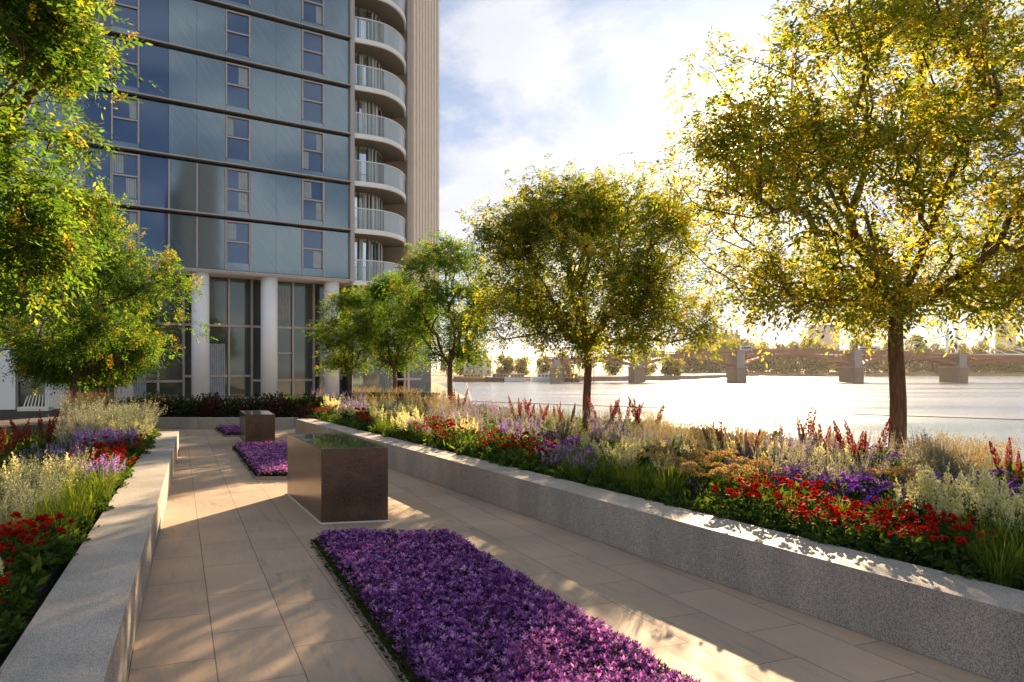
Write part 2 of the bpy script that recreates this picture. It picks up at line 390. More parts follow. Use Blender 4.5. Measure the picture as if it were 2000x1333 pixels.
# ------------------------------------------------------------------ flush planting strips between the boxes (frames only; flowers further down)
def stripbed(poly):
    b = MB(); b.prism(poly, .001, .03, M['soil']); o = b.build('soil_strip'); return struct(o)
BED1 = [(-1.92, 7.39), (-.55, 7.45), (2.05, 1.4), (.55, 1.4)]
BED2 = [(-5.89, 16.2), (-4.55, 16.35), (-2.75, 11.85), (-3.92, 11.75)]
BED3 = [(-8.2, 21.2), (-7.05, 21.2), (-6.25, 19.05), (-7.1, 19.05)]
for B in (BED1, BED2, BED3): stripbed(B)
steel = pbr('steel_edging', (.30, .28, .25), .4, .8)
def edging(poly, label):
    e = MB(); n = len(poly)
    for i in range(n):
        a = Vector(poly[i]); b = Vector(poly[(i + 1) % n]); d = (b - a).normalized(); q = Vector((d.y, -d.x)) * .012
        c = sum((Vector(p) for p in poly), Vector((0, 0))) / n
        if (c - a).dot(q) > 0: q = -q
        e.prism([(a.x, a.y), (b.x, b.y), (b.x + q.x, b.y + q.y), (a.x + q.x, a.y + q.y)], .001, .045 + i * .0005, steel)
    return tag(e.build('edging_strip'), label, 'edging', 'thin steel edgings of the purple flower strips')
edging(BED1, 'thin steel edging round the nearest purple flower strip')
edging(BED2, 'thin steel edging round the purple flower strip between the two dark boxes')
edging(BED3, 'thin steel edging round the farthest purple flower strip')

# ------------------------------------------------------------------ bronze water boxes
def bronze():
    m, t, out = newmat('brushed_bronze')
    ob = t.add('ShaderNodeTexCoord').outputs['Object']
    n = t.noise(ob, 5, 6, .65, .5); n2 = t.noise(t.mapping(ob, scale=(1, 1, 14)), 6, 4, .6)
    n3 = t.noise(ob, 120, 2, .6)
    c = t.ramp(n, [(.3, (.085, .055, .038)), (.55, (.135, .088, .060)), (.75, (.19, .125, .085))])
    c = t.mix(.35, c, t.ramp(n2, [(.35, (.08, .055, .04)), (.65, (.18, .125, .09))]))
    r = t.ramp(n3, [(.3, (.16,) * 3), (.7, (.30,) * 3)])
    b = t.add('ShaderNodeBsdfPrincipled', None, Base_Color=c, Roughness=r, Metallic=.65, Normal=t.bump(n2, .06, .004))
    t.put(out, 'Surface', b.outputs[0]); return m
M['bronze'] = bronze()
M['pool'] = pbr('still_water', (.55, .58, .55), .02, .85)
MATS['still_water'].node_tree.nodes['Principled BSDF'].inputs['IOR'].default_value = 1.9
M['palestone'] = pbr('pale_stone_strip', (.62, .58, .52), .6, nscale=20, namt=.06)
def waterbox(fl, fr, br, bl, h, label):
    o = empty('water_feature', (fl[0], fl[1], 0), 0, label, 'water feature', 'dark metal water boxes standing along the path')
    P = [Vector(p) - Vector(fl) for p in (fl, fr, br, bl)]; c = sum(P, Vector((0, 0))) / 4
    def ring(k): return [((p - c) * 1).normalized() * ((p - c).length + k) + c for p in P]
    tup = lambda R: [(p.x, p.y) for p in R]
    b = MB(); inner = ring(-.05)
    b.prism(tup(P), .012, h - .03, M['bronze'])
    outer = [(p.x, p.y, h) for p in P]; inr = [(p.x, p.y, h) for p in inner]; low = [(p.x, p.y, h - .03) for p in P]; inl = [(p.x, p.y, h - .0299) for p in inner]
    pts = low + outer + inr + inl; f = []
    for i in range(4):
        j = (i + 1) % 4
        f += [(i, j, 4 + j, 4 + i), (4 + i, 4 + j, 8 + j, 8 + i), (8 + i, 8 + j, 12 + j, 12 + i)]
    b.poly(pts, f, M['bronze']); b.build('body', o, bevel=.004)
    s = MB(); s.poly([(p.x, p.y, h - .006) for p in ring(-.049)], [(0, 1, 2, 3)], M['pool']); s.build('water_surface', o)
    st = MB(); R = ring(.045)
    st.prism(tup(R), .002, .012, M['palestone']); st.build('base_strip', o)
    return o
waterbox((-2.086, 8.40), (-1.38, 8.557), (-2.33, 10.52), (-3.04, 10.39), .82, 'large dark bronze water box on the path, nearest of the two')
waterbox((-5.88, 16.94), (-5.25, 17.02), (-5.95, 18.75), (-6.6, 18.6), .68, 'small dark bronze water box at the far end of the path')

# ------------------------------------------------------------------ the glass building
def glassy(name, top, bot, rough, metal=.0, streak=0.0, spec=.9, ior=1.6):
    m, t, out = newmat(name)
    ob = t.add('ShaderNodeTexCoord').outputs['Object']
    n = t.noise(ob, .35, 4, .5); c = t.mix(n, top, bot)
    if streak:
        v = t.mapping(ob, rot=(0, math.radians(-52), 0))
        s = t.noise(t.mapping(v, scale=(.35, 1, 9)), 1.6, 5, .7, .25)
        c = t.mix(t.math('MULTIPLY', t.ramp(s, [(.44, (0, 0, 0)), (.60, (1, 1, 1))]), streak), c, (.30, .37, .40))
    b = t.add('ShaderNodeBsdfPrincipled', None, Base_Color=c, Roughness=rough, Metallic=metal, IOR=ior, Normal=t.bump(t.noise(ob, .9, 2, .5), .03, .05))
    t.put(b, 'Specular IOR Level', spec)
    t.put(out, 'Surface', b.outputs[0]); return m
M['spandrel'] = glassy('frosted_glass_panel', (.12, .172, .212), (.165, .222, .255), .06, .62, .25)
M['blueglass'] = glassy('blue_window_glass', (.035, .075, .155), (.05, .10, .19), .05, .5)
M['darkglass'] = glassy('dark_tall_glass', (.07, .085, .085), (.13, .145, .135), .06, .5)
M['frame'] = pbr('window_frame_metal', (.44, .38, .35), .45, .3)
M['ledge'] = pbr('ledge_metal', (.42, .37, .35), .5, .3)
M['dark_shade'] = pbr('dark_trim_and_ledge_shade', (.07, .07, .075), .8)  # dark tone painted as shade under the ledges; also colours plain dark parts
M['white'] = pbr('white_render', (.82, .81, .79), .6, nscale=1.2, namt=.04)
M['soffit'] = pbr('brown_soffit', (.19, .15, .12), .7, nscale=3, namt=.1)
M['curtain'] = pbr('net_curtain', (.42, .46, .46), .8, nscale=4, namt=.2)
M['fin'] = pbr('terracotta_fin', (.86, .73, .60), .55, nscale=2, namt=.06)
M['fingap'] = pbr('fin_gap', (.56, .43, .34), .7)
M['balglass'] = pbr('balustrade_glass', (.55, .62, .66), .12, 0.0, .8)
def clearglass(name, col, op):
    m, t, out = newmat(name)
    g = t.add('ShaderNodeBsdfPrincipled', None, Base_Color=col, Roughness=.08); t.put(g, 'Specular IOR Level', .8)
    tr = t.add('ShaderNodeBsdfTransparent', None, Color=(.95, .985, .98))
    fr = t.add('ShaderNodeLayerWeight', None, Blend=.35).outputs['Fresnel']
    mx = t.add('ShaderNodeMixShader', None, Fac=t.math('ADD', t.math('MULTIPLY', fr, .6), op, True)); t.l.new(tr.outputs[0], mx.inputs[1]); t.l.new(g.outputs[0], mx.inputs[2])
    t.put(out, 'Surface', mx.outputs[0]); return m
M['clear'] = clearglass('clear_glass', (.85, .92, .92), .04)
M['balpane'] = clearglass('balcony_glass', (.82, .90, .97), .12)

D0, X0 = 38.0, -15.28; UX, UY = .8151, .5793
def fxl(px):                                   # position along the facade (m) of a column of the photograph
    k = (px - 1000) / F
    return 1.726 * (k * D0 - X0) / (1.407 - k)
tower = empty('apartment_tower', (X0, D0, 0), math.atan2(UY, UX), 'tall glass apartment tower with white columns and curved corner balconies', 'building')
ZL = [6.65, 9.38, 12.03, 14.68, 17.35, 20.0, 22.65, 25.3, 27.95]
xL, xR = fxl(-260), fxl(683)
core = MB()
core.box(xL, fxl(690), .35, 14, ZL[0] + .03, ZL[-1] + .4, M['dark_shade']); core.build('core_wall', tower)
gw = MB(); gw.box(xL, fxl(790) - .7, 2.0, 12, 0, ZL[0], M['darkglass']); gw.build('ground_floor_glazing', tower)
so = MB(); so.box(xL, fxl(690), .02, 2.3, ZL[0] - .16, ZL[0] - .01, M['white']); so.build('soffit', tower)
# columns of bays: (px0, px1, kind)
bays = [(-260, -200, 'w'), (-200, -150, 'b'), (-150, -90, 's'), (-90, -30, 's'), (-30, 25, 'w'), (25, 80, 's'), (80, 125, 's'), (125, 165, 's'), (165, 217, 'b'), (217, 272, 'w'), (272, 330, 'b'), (330, 385, 's'), (385, 441, 's'), (441, 489, 'w'), (489, 540, 's'), (540, 590, 's'), (590, 633, 'w'), (633, 683, 's')]
rr = random.Random(4)
for k in range(len(ZL) - 1):
    z0, z1 = ZL[k], ZL[k + 1]
    for (a, b, kind) in bays:
        x0, x1 = fxl(a), fxl(b); g = .005
        low = .30 if k else .42
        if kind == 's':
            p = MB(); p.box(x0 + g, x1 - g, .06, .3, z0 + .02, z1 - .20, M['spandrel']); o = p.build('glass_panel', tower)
        elif kind == 'b':
            p = MB(); p.box(x0 + g, x1 - g, .09, .3, z0 + .02, z1 - .20, M['blueglass']); o = p.build('glass_panel', tower)
        else:
            wv = MB(); fw = .07; zt = z1 - .22; zb = z0 + low; zm = (zt + zb) / 2
            for q in ((x0, x0 + fw, zb, zt), (x1 - fw, x1, zb, zt), (x0 + fw, x1 - fw, zt - fw, zt), (x0 + fw, x1 - fw, zm - .035, zm + .035)):
                wv.box(q[0], q[1], .0, .2, q[2], q[3], M['frame'])
            wo = wv.build('window', tower)
            for (q0, q1) in ((zb, zm - .035), (zm + .035, zt - fw)):
                p = MB(); p.box(x0 + fw + .003, x1 - fw - .003, .10, .16, q0, q1, M['blueglass']); p.build('pane', wo)
                if rr.random() < (.55 if k < 3 else .15):
                    c = MB(); cw = (x1 - x0 - .2) * rr.choice([.3, .45]); xx = x0 + .1 + (rr.random() < .5) * (x1 - x0 - .2 - cw)
                    for j in range(6): c.box(xx + cw * j / 6, xx + cw * (j + .7) / 6, .09, .099, q0 + .06, q1 - .06, M['curtain'])
                    c.build('curtain', wo)
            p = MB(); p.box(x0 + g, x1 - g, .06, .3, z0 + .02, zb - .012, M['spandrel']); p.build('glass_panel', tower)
for k, z in enumerate(ZL):
    l = MB()
    if k == 0:
        l.box(xL, xR + .1, -.10, .34, z - .12, z - .02, M['ledge'])
    else:
        l.box(xL, xR + .05, -.18, .34, z - .055, z + .01, M['ledge']); l.box(xL, xR, -.05, .32, z - .11, z - .06, M['dark_shade'])  # dark strips below the ledge paint its shadow on the floor band
        l.box(xL, xR + .02, -.15, -.09, z - .10, z - .06, M['dark_shade'])
    l.build('floor_ledge', tower)
for px in (165, 217, 272, 330, 385, 441, 489, 633):
    for k in (0, 1): mu = MB(); mu.box(fxl(px) - .03, fxl(px) + .03, .0, .08, ZL[k] + .012, ZL[k + 1] - .2, M['frame']); mu.build('mullion', tower)
ec = MB(); ec.box(fxl(683), fxl(691), -.12, .8, ZL[0] - .15, ZL[-1] + .4, M['ledge']); ec.build('edge_column', tower)
for i, px in enumerate((-220, -130, -20, 88, 187, 283, 397, 533, 653)):
    x = 1.726 * 2.0 * (i - 6)
    c = MB(); c.bar((x, .55, 0), (x, .55, ZL[0] - .16), .42, M['white'], 28); o = c.build('column', tower)
    for p in o.data.polygons: p.use_smooth = len(p.vertices) == 4
# tall ground floor: frames, transoms, mullions, curtains
for i in range(-6, 4):
    gf = MB(); xa, xb = 3.452 * i, 3.452 * (i + 1)
    for x in (xa - .5, xa + .5, xa + 1.75): gf.box(x - .05, x + .05, 1.86, 2.0, 0, ZL[0] - .17, M['frame'])
    for z in (.12, 1.05 if i % 2 else 1.3, 3.95): gf.box(xa - .449, xb - .551, 1.88, 1.998, z - .06, z + .06, M['frame'])
    if i == 1: gf.box(xa + .5, xa + 1.7, 1.90, 1.997, 2.5, 2.58, M['frame'])
    gf.build('ground_floor_frame', tower)
for (xa, xb, z0, z1) in ((.62, 1.62, .2, 3.0), (4.2, 5.1, 4.3, 6.0), (-3.0, -2.2, .2, 3.4)):
    cu = MB(); nn = 11
    for j in range(nn): cu.bar((xa + (xb - xa) * j / nn, 1.96, z0), (xa + (xb - xa) * j / nn, 1.96, z1), (xb - xa) / nn * .42, M['curtain'], 6)
    cu.build('curtain', tower)

# curved corner: balconies
def loc(X, Y):  # world -> tower local
    dx, dy = X - X0, Y - D0; return (dx * UX + dy * UY, -dx * UY + dy * UX)
def curve(off=0.0):
    ctrl = [loc(*p) for p in ((-8.8, 42.6), (-7.95, 43.02), (-7.2, 43.55), (-6.72, 44.3), (-6.46, 45.2), (-6.40, 46.2), (-6.55, 47.4))]
    out = []
    for i in range(len(ctrl) - 1):
        p = [Vector(ctrl[max(0, min(len(ctrl) - 1, i + j))]) for j in (-1, 0, 1, 2)]
        for t in (0, .25, .5, .75):
            out.append(.5 * ((2 * p[1]) + (-p[0] + p[2]) * t + (2 * p[0] - 5 * p[1] + 4 * p[2] - p[3]) * t * t + (-p[0] + 3 * p[1] - 3 * p[2] + p[3]) * t ** 3))
    out.append(Vector(ctrl[-1]))
    res = []
    for i, q in enumerate(out):
        d = (out[min(i + 1, len(out) - 1)] - out[max(i - 1, 0)]).normalized()
        res.append((q.x - d.y * off, q.y + d.x * off))
    return res
edge = curve(0); inner = curve(1.5)
bx = loc(-8.8, 42.6)[0]
for k in range(len(ZL) - 1):
    z = ZL[k] - (.15 if k == 0 else .0); zt = ZL[k + 1]
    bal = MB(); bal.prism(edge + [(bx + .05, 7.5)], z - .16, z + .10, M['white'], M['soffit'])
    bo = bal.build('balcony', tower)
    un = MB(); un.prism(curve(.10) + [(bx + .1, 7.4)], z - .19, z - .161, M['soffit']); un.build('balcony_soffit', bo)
    gl = MB(); gl.wallstrip(curve(.05), z + .12, z + 1.22, .025, M['balpane']); gl.build('balcony_glass', bo)
    hr = MB(); hr.wallstrip(curve(.03), z + 1.225, z + 1.27, .06, M['white'])
    for i in range(2, len(edge), 4):
        q = curve(.09)[i]; hr.box(q[0] - .015, q[0] + .015, q[1] - .015, q[1] + .015, z + .101, z + 1.22, M['frame'])
    hr.build('balcony_rail', bo)
M['brightglass'] = glassy('bright_balcony_glass', (.42, .52, .60), (.60, .68, .74), .08, .8)
wl = MB(); wl.wallstrip(inner, .0, ZL[-1] + .4, .2, M['brightglass']); wl.build('corner_glazing', tower)
for k in range(len(ZL) - 1):
    fr = MB(); z0 = ZL[k] + .101; z1 = ZL[k + 1] - .2; A = curve(1.44)
    for i in range(0, len(A), 3): fr.box(A[i][0] - .04, A[i][0] + .04, A[i][1] - .04, A[i][1] + .04, z0, z1, M['dark_shade'])
    fr.wallstrip(curve(1.42), z1 - .1, z1, .06, M['frame']); fr.build('door_frame', tower)
    cu = MB()
    for i in range(0, len(A) - 3, 3):
        if rr.random() < .75:
            a = Vector(A[i]); b = Vector(A[i + 3]); w0 = rr.choice([0.08, .5]); 
            for j in range(7):
                q = a.lerp(b, w0 + .4 * j / 7); cu.bar((q.x, q.y + .02, z0), (q.x, q.y + .02, z1 - .11), .05, M['curtain'] if rr.random() < .6 else M['white'], 6)
    if cu.v: cu.build('curtain', tower)
gc = MB(); gc.wallstrip(curve(.55), .0, ZL[0] - .35, .12, M['darkglass']); gc.build('corner_ground_glazing', tower)
# fin clad wing to the right of the balconies
a = Vector(loc(-.1335 * 47.5, 47.5)); b = Vector(loc(-.0987 * 50.2, 50.2)); d = (b - a); L = d.length; d.normalize(); nn = Vector((d.y, -d.x))
wing = MB(); q = [a, b, b - nn * 8, a - nn * 8]; wing.prism([(p.x, p.y) for p in q], ZL[0] - .3, 30.5, M['fingap']); q = [a - nn * .4, b - nn * .4, b - nn * 8, a - nn * 8]; wing.prism([(p.x, p.y) for p in q], 0, ZL[0] - .31, M['darkglass']); wing.build('side_wing', tower)
fs = MB(); N = 9
for i in range(N):
    c = a + d * (L * (i + .5) / N); r = L / N * .36
    p = [c - d * r, c + d * r, c + d * r * .8 + nn * .28, c - d * r * .8 + nn * .28]
    fs.prism([(v.x, v.y) for v in p], ZL[0] - .25, 30.6, M['fin'])
fs.build('fin_screen', tower)
ed = MB(); c = a - d * .22; p = [c - d * .12, c + d * .10, c + d * .10 + nn * .1, c - d * .12 + nn * .1]; ed.prism([(v.x, v.y) for v in p], 0, 30.5, M['ledge']); ed.build('edge_trim', tower)

# white pillared pavilion with a framed window at the left edge of the view
pav = empty('garden_pavilion', (-17.6, 26.6, 0), math.atan2(UY, UX) * .35, 'low white walled pavilion at the left edge with one framed window', 'pavilion')
def plx(px): # local x on the pavilion front
    c, s = math.cos(pav.rotation_euler.z), math.sin(pav.rotation_euler.z); k = (px - 1000) / F
    return (k * 26.6 + 17.6) / (c - k * s)
wb = MB(); wb.box(plx(-120), plx(30), 0, 1.0, .0, 2.7, M['white']); wb.build('wall', pav)
wb = MB(); wb.box(plx(88), plx(127), 0, 1.0, .0, 2.7, M['white']); wb.build('wall', pav)
wb = MB(); wb.box(plx(30) + .002, plx(88) - .002, .25, .95, .0, 2.6, M['dark_shade']); wb.build('window_reveal', pav)
wb = MB()
for q in ((30, 33, .0, 1.6), (85, 88, .0, 1.6)): wb.box(plx(q[0]), plx(q[1]), .10, .248, q[2], q[3], M['ledge'])
wb.box(plx(33), plx(85), .06, .248, -.0, .16, M['white']); wb.box(plx(33), plx(85), .12, .248, 1.25, 1.6, M['ledge'])
wo = wb.build('window', pav)
wb = MB(); wb.box(plx(33) + .003, plx(85) - .003, .20, .24, .162, 1.248, M['darkglass']); wb.build('pane', wo)
# white slatted bench in front of the window
bn = empty('garden_bench', (-16.05, 24.9, .02), .25, 'white bench with a curved slatted back in front of the pavilion window', 'bench')
M['benchwhite'] = pbr('painted_bench', (.80, .74, .62), .5)
b = MB(); b.box(0, .92, 0, .55, .12, .42, M['benchwhite']); b.build('seat', bn, bevel=.02)
for x in (.03, .81): b = MB(); b.box(x, x + .08, .03, .5, 0, .119, M['benchwhite']); b.build('leg', bn)
for i in range(9):
    x = .04 + i * .105; b = MB(); pr_ = None
    for q in range(7):
        a = q / 6; p = (x + .10 * a * a * (1 - i / 5), .50 + .10 * math.sin(a * 2.2), .421 + .40 * a * (1 - .12 * ((i - 4) / 4) ** 2))
        if pr_: b.bar(pr_, p, .020, M['benchwhite'], 6)
        pr_ = p
    b.build('slat', bn)
# ------------------------------------------------------------------ glass balustrade on the river edge
bl = empty('glass_balustrade', (11, 16.5, -.5), 0, 'frameless glass balustrade with a thin dark rail along the river edge', 'balustrade')
A0 = Vector((0, 0)); Bq = Vector((-12.3, 9.05)); Cq = Vector((22, -16.2))
def run(a, b):
    L = (b - a).length; n = round(L / 2.9); d = (b - a) / n; nv = Vector((-d.y, d.x)).normalized()
    for i in range(n):
        p = a + d * i + d.normalized() * .012; q = a + d * (i + 1) - d.normalized() * .012
        g = MB(); g.prism([(p.x, p.y), (q.x, q.y), (q.x + nv.x * .02, q.y + nv.y * .02), (p.x + nv.x * .02, p.y + nv.y * .02)], .04, 1.085, M['clear']); g.build('glass_panel', bl)
        s = MB(); c = a + d * (i + .5); 
        s.prism([(p.x - nv.x * .04, p.y - nv.y * .04), (q.x - nv.x * .04, q.y - nv.y * .04), (q.x + nv.x * .06, q.y + nv.y * .06), (p.x + nv.x * .06, p.y + nv.y * .06)], 0, .039, M['ledge']); s.build('base_channel', bl)
    h = MB(); u = (b - a).normalized()
    h.prism([(a.x - nv.x * .012, a.y - nv.y * .012), (b.x - nv.x * .012, b.y - nv.y * .012), (b.x + nv.x * .03, b.y + nv.y * .03), (a.x + nv.x * .03, a.y + nv.y * .03)], 1.087, 1.112, M['ledge']); h.build('handrail', bl)
run(Cq, A0); run(A0, Bq); run(Bq + Vector((-.05, .1)), Vector((-14.4, 41)))

# ------------------------------------------------------------------ trees
def crown_r(u, low):
    """radius factor of the crown at height fraction u; widest at 'low'"""
    if u < low: return math.sqrt(max(0, 1 - ((low - u) / low) ** 2 * .80))
    return math.sqrt(max(0, 1 - ((u - low) / (1 - low)) ** 2.1))
def grow(seed, fork, z0, z1, R, nt, r0, low=.36, squash=1.0, lean=0.0, open_side=None, ncl=46):
    rs = np.random.RandomState(seed); rd = random.Random(seed)
    tg = []
    off = Vector((seed * 3.1, seed * 1.7, 0))
    cl = []
    while len(tg) < nt:
        if len(cl) >= ncl and rd.random() < .80:
            c = cl[rd.randrange(len(cl))]; g = rs.normal(size=3) * R * .125 * c[3]
            tg.append((c[0] + g[0], c[1] + g[1], min(max(z0, c[2] + g[2] * .8), z1 + .1))); continue
        u = rd.random(); a = rd.random() * 2 * math.pi; rad = rd.random() ** .42
        env = R * crown_r(u, low); nz = mnoise.noise(Vector((math.cos(a) * 1.3, math.sin(a) * 1.7, u * 3.0)) + off)
        env *= 1 + .55 * nz
        x, y, z = env * rad * math.cos(a), env * rad * math.sin(a) * squash, z0 + (z1 - z0) * u
        if mnoise.noise(Vector((x, y, z)) * (1.9 / max(R, 1)) * 1.3 + off * 2) < -.34: continue
        if rad < .30 and rd.random() < .4: continue
        if open_side is not None and (x * open_side[0] + y * open_side[1]) / R > .30 and rd.random() < open_side[2]: continue
        tg.append((x, y, z)); cl.append((x, y, z, rd.uniform(.6, 1.35))) if len(cl) < ncl and rad > .45 else None
    tg = np.array(tg); fk = np.array([0, 0, fork])
    nodes = [fk]; par = [-1]; dist = [0.0]
    nl = rd.choice([3, 4]); a0 = rd.random() * 6.28
    for i in range(nl):
        a = a0 + 6.283 * i / nl + rd.uniform(-.4, .4); el = rd.uniform(.85, 1.25); L = R * rd.uniform(.45, .7); prev = 0; p = fk.copy()
        for j in range(5):
            p = p + np.array([math.cos(a) * math.cos(el), math.sin(a) * math.cos(el), math.sin(el)]) * L / 5 + rs.normal(size=3) * .02 * R
            nodes.append(p.copy()); par.append(prev); dist.append(dist[prev] + L / 5); prev = len(nodes) - 1; el += rd.uniform(-.02, .12)
    order = np.argsort(np.linalg.norm(tg - fk, axis=1)); step = .10 * R + .05
    tips = []
    for ti in order:
        t = tg[ti]; NA = np.array(nodes); dv = t - NA; dl = np.linalg.norm(dv, axis=1)
        cost = dl + .42 * np.array(dist) + np.where(dv[:, 2] < -.15, .6 * R * .3, 0)
        b = int(np.argmin(cost)); L = dl[b]; n = max(2, int(L / step)); prev = b; p0 = NA[b]
        bend = rs.normal(size=3) * .10 * L; 
        for j in range(1, n + 1):
            f = j / n; q = p0 + (t - p0) * f + bend * math.sin(f * math.pi) + np.array([0, 0, .10 * L * math.sin(f * math.pi)])
            if j < n: q = q + rs.normal(size=3) * .012 * R
            nodes.append(q); par.append(prev); dist.append(dist[prev] + L / n); prev = len(nodes) - 1
        tips.append(prev)
    cnt = np.zeros(len(nodes)); cnt[tips] = 1
    for i in range(len(nodes) - 1, 0, -1): cnt[par[i]] += cnt[i]
    rad = .0038 * (1 + r0 * 4) * np.maximum(cnt, 1) ** .47; rad = np.minimum(rad * (r0 * .80 / max(rad[0], 1e-6)) ** .5 if rad[0] < r0 * .8 else rad, r0 * .80)
    rad[0] = min(rad[0], r0 * .82)
    return np.array(nodes), np.array(par), rad, tips, rs, rd
def wood_mesh(name, nodes, par, rad, fork, r0, rs):
    V = []; Fc = []; b = 0
    # trunk with flare and slight wobble
    k = 14; rings = []
    zs = [-.12, 0, .12, .35] + [fork * f for f in (.3, .45, .6, .75, .9, 1.0)] + [fork + .10]
    zs = sorted(zs)
    ph = rs.random(3) * 6
    for z in zs:
        f = max(z, 0) / fork; rr_ = r0 * (1 + .35 * math.exp(-max(z, 0) / .12)) * (1 - .20 * f)
        cx, cy = .035 * math.sin(z * 1.6 + ph[0]) * min(1, (1 - f) * 2 + .0) * f * 2, .03 * math.sin(z * 1.3 + ph[1]) * (1 - f) * f * 2
        for i in range(k):
            t = 2 * math.pi * i / k; q = rr_ * (1 + .05 * math.sin(3 * t + ph[2] + z))
            V.append((cx + q * math.cos(t), cy + q * math.sin(t), z))
    for j in range(len(zs) - 1):
        for i in range(k): Fc.append((j * k + i, j * k + (i + 1) % k, (j + 1) * k + (i + 1) % k, (j + 1) * k + i))
    V = [np.array(V)]; Fc = [np.array(Fc)]; b = len(V[0])
    P1 = nodes[1:]; P0 = nodes[par[1:]]; R1 = rad[1:]; R0 = np.minimum(rad[par[1:]], R1 * 1.35 + .002)
    D = P1 - P0; Ln = np.linalg.norm(D, axis=1, keepdims=True) + 1e-9; D = D / Ln
    P1 = P1 + D * (R1[:, None] * .3)
    ref = np.where(np.abs(D[:, 2:3]) < .9, np.array([[0, 0, 1.]]), np.array([[1., 0, 0]])); S = np.cross(D, ref); S /= np.linalg.norm(S, axis=1, keepdims=True); T = np.cross(D, S)
    for kk, sel in ((8, R1 > .022), (5, (R1 <= .022) & (R1 > .008)), (3, R1 <= .008)):
        if not sel.any(): continue
        m = sel.sum(); t = np.arange(kk) * 2 * math.pi / kk
        ring = S[sel][:, None, :] * np.cos(t)[None, :, None] + T[sel][:, None, :] * np.sin(t)[None, :, None]
        A = P0[sel][:, None, :] + ring * R0[sel][:, None, None]; B = P1[sel][:, None, :] + ring * R1[sel][:, None, None]
        V.append(np.concatenate([A, B], 1).reshape(-1, 3)); base = b + np.arange(m)[:, None] * 2 * kk
        i = np.arange(kk)[None]; j = (i + 1) % kk
        Fc.append(np.stack([base + j, base + i, base + kk + i, base + kk + j], -1).reshape(-1, 4)); b += m * 2 * kk
    return raw_mesh(name, np.concatenate(V), np.concatenate(Fc), [M['bark']], None, True)
def norm(a): return a / (np.linalg.norm(a, axis=-1, keepdims=True) + 1e-9)
def foliage(nodes, par, tips, rs, per, flen, nleaf, lw, flower, centre, leafmat_='leaf', spread=.22, fsize=1.0):
    """pinnate fronds round every twig end; a share of the ends carries upright yellow panicles"""
    tip = np.array(tips); prv = par[tip]; pp = par[prv]
    base = []; out = []
    for src, k in ((tip, per), (prv, int(per * .7)), (pp, int(per * .35))):
        q = nodes[src]; ax = norm(nodes[tip] - nodes[prv])
        base.append(np.repeat(q, k, 0) + rs.normal(size=(len(q) * k, 3)) * spread * .5); out.append(np.repeat(ax, k, 0))
    P = np.concatenate(base); A = np.concatenate(out)
    rad = norm(P - centre)
    D = norm(A * .5 + rad * .35 + rs.normal(size=P.shape) * .75 + np.array([0, 0, .12]))
    L = flen * rs.uniform(.6, 1.25, len(P)); crd = rs.random(len(P))
    S = norm(np.cross(D, np.array([0, 0, 1.]) + rs.normal(size=P.shape) * .35)); Nn = np.cross(D, S)
    c = Cards()
    fr = np.linspace(.15, 1.0, nleaf)
    for i, f in enumerate(fr):
        q = P + D * (L * f)[:, None] - np.array([0, 0, 1.]) * (L * .30 * f * f)[:, None]
        if i == nleaf - 1:
            c.add(q, D - np.array([0, 0, .5]), flen * .40, lw, 0, np.clip(crd + rs.normal(size=len(P)) * .12, 0, 1), S=S + rs.normal(size=S.shape) * .2)
        else:
            sg = 1 if i % 2 else -1
            dd = norm(S * sg + D * .55 - np.array([0, 0, .25]) + rs.normal(size=S.shape) * .18)
            c.add(q, dd, flen * .36 * rs.uniform(.8, 1.2, len(P)), lw, 0, np.clip(crd + rs.normal(size=len(P)) * .12, 0, 1), S=norm(D + Nn * .3 + rs.normal(size=S.shape) * .25))
    crown = c.mesh('crown', [M[leafmat_]])
    fl = None
    rt = np.linalg.norm(nodes[tip] - centre, axis=1); ok = tip[(rs.random(len(tip)) < flower) & (rt > np.percentile(rt, 25))]
    if len(ok):
        f = Cards()
        for t in ok:
            for _ in range(rs.randint(2, 5)):
                o = nodes[t] + rs.normal(size=3) * .12; ax = norm(norm(nodes[t] - centre) * .5 + np.array([0, 0, .6]) + rs.normal(size=3) * .35)
                n = 46; h = rs.random(n) ** .8; Lp = .20 * fsize * rs.uniform(.7, 1.3)
                q = o + ax * (h * Lp)[:, None] + rs.normal(size=(n, 3)) * (.055 * (1 - h * .75) * fsize)[:, None]
                f.add(q, rs.normal(size=(n, 3)) + ax * .5, .030 * fsize, .022 * fsize, 0, rs.random(n), rs=rs)
        fl = f.mesh('blossom', [M['blossom']])
    return crown, fl
def tree_data(seed, fork, z0, z1, R, nt, r0, per, flen, nleaf, lw, flower, **kw):
    fk = {k: kw.pop(k) for k in list(kw) if k in ('leafmat_', 'spread', 'fsize')}
    nodes, par, rad, tips, rs, rd = grow(seed, fork, z0, z1, R, nt, r0, **kw)
    tr = wood_mesh('trunk', nodes, par, rad, fork, r0, rs)
    cr, fl = foliage(nodes, par, tips, rs, per, flen, nleaf, lw, flower, np.array([0, 0, z0 + (z1 - z0) * .4]), **fk)
    return tr, cr, fl
def plant_tree(data, loc, rz, sc, label, group, name='garden_tree'):
    o = empty(name, loc, rz, label, 'tree', group); o.scale = (sc[0], sc[0], sc[1]) if isinstance(sc, tuple) else (sc,) * 3
    mobj('trunk', data[0], o); mobj('crown', data[1], o)
    if data[2] is not None: mobj('blossom', data[2], o)
    return o
GR = 'trees in the river side flower bed'; GL = 'trees in the left flower bed'
tA = tree_data(11, 2.12, 2.2, 6.35, 2.95, 880, .118, 7, .25, 7, .040, .22, low=.34, ncl=84, spread=.32)
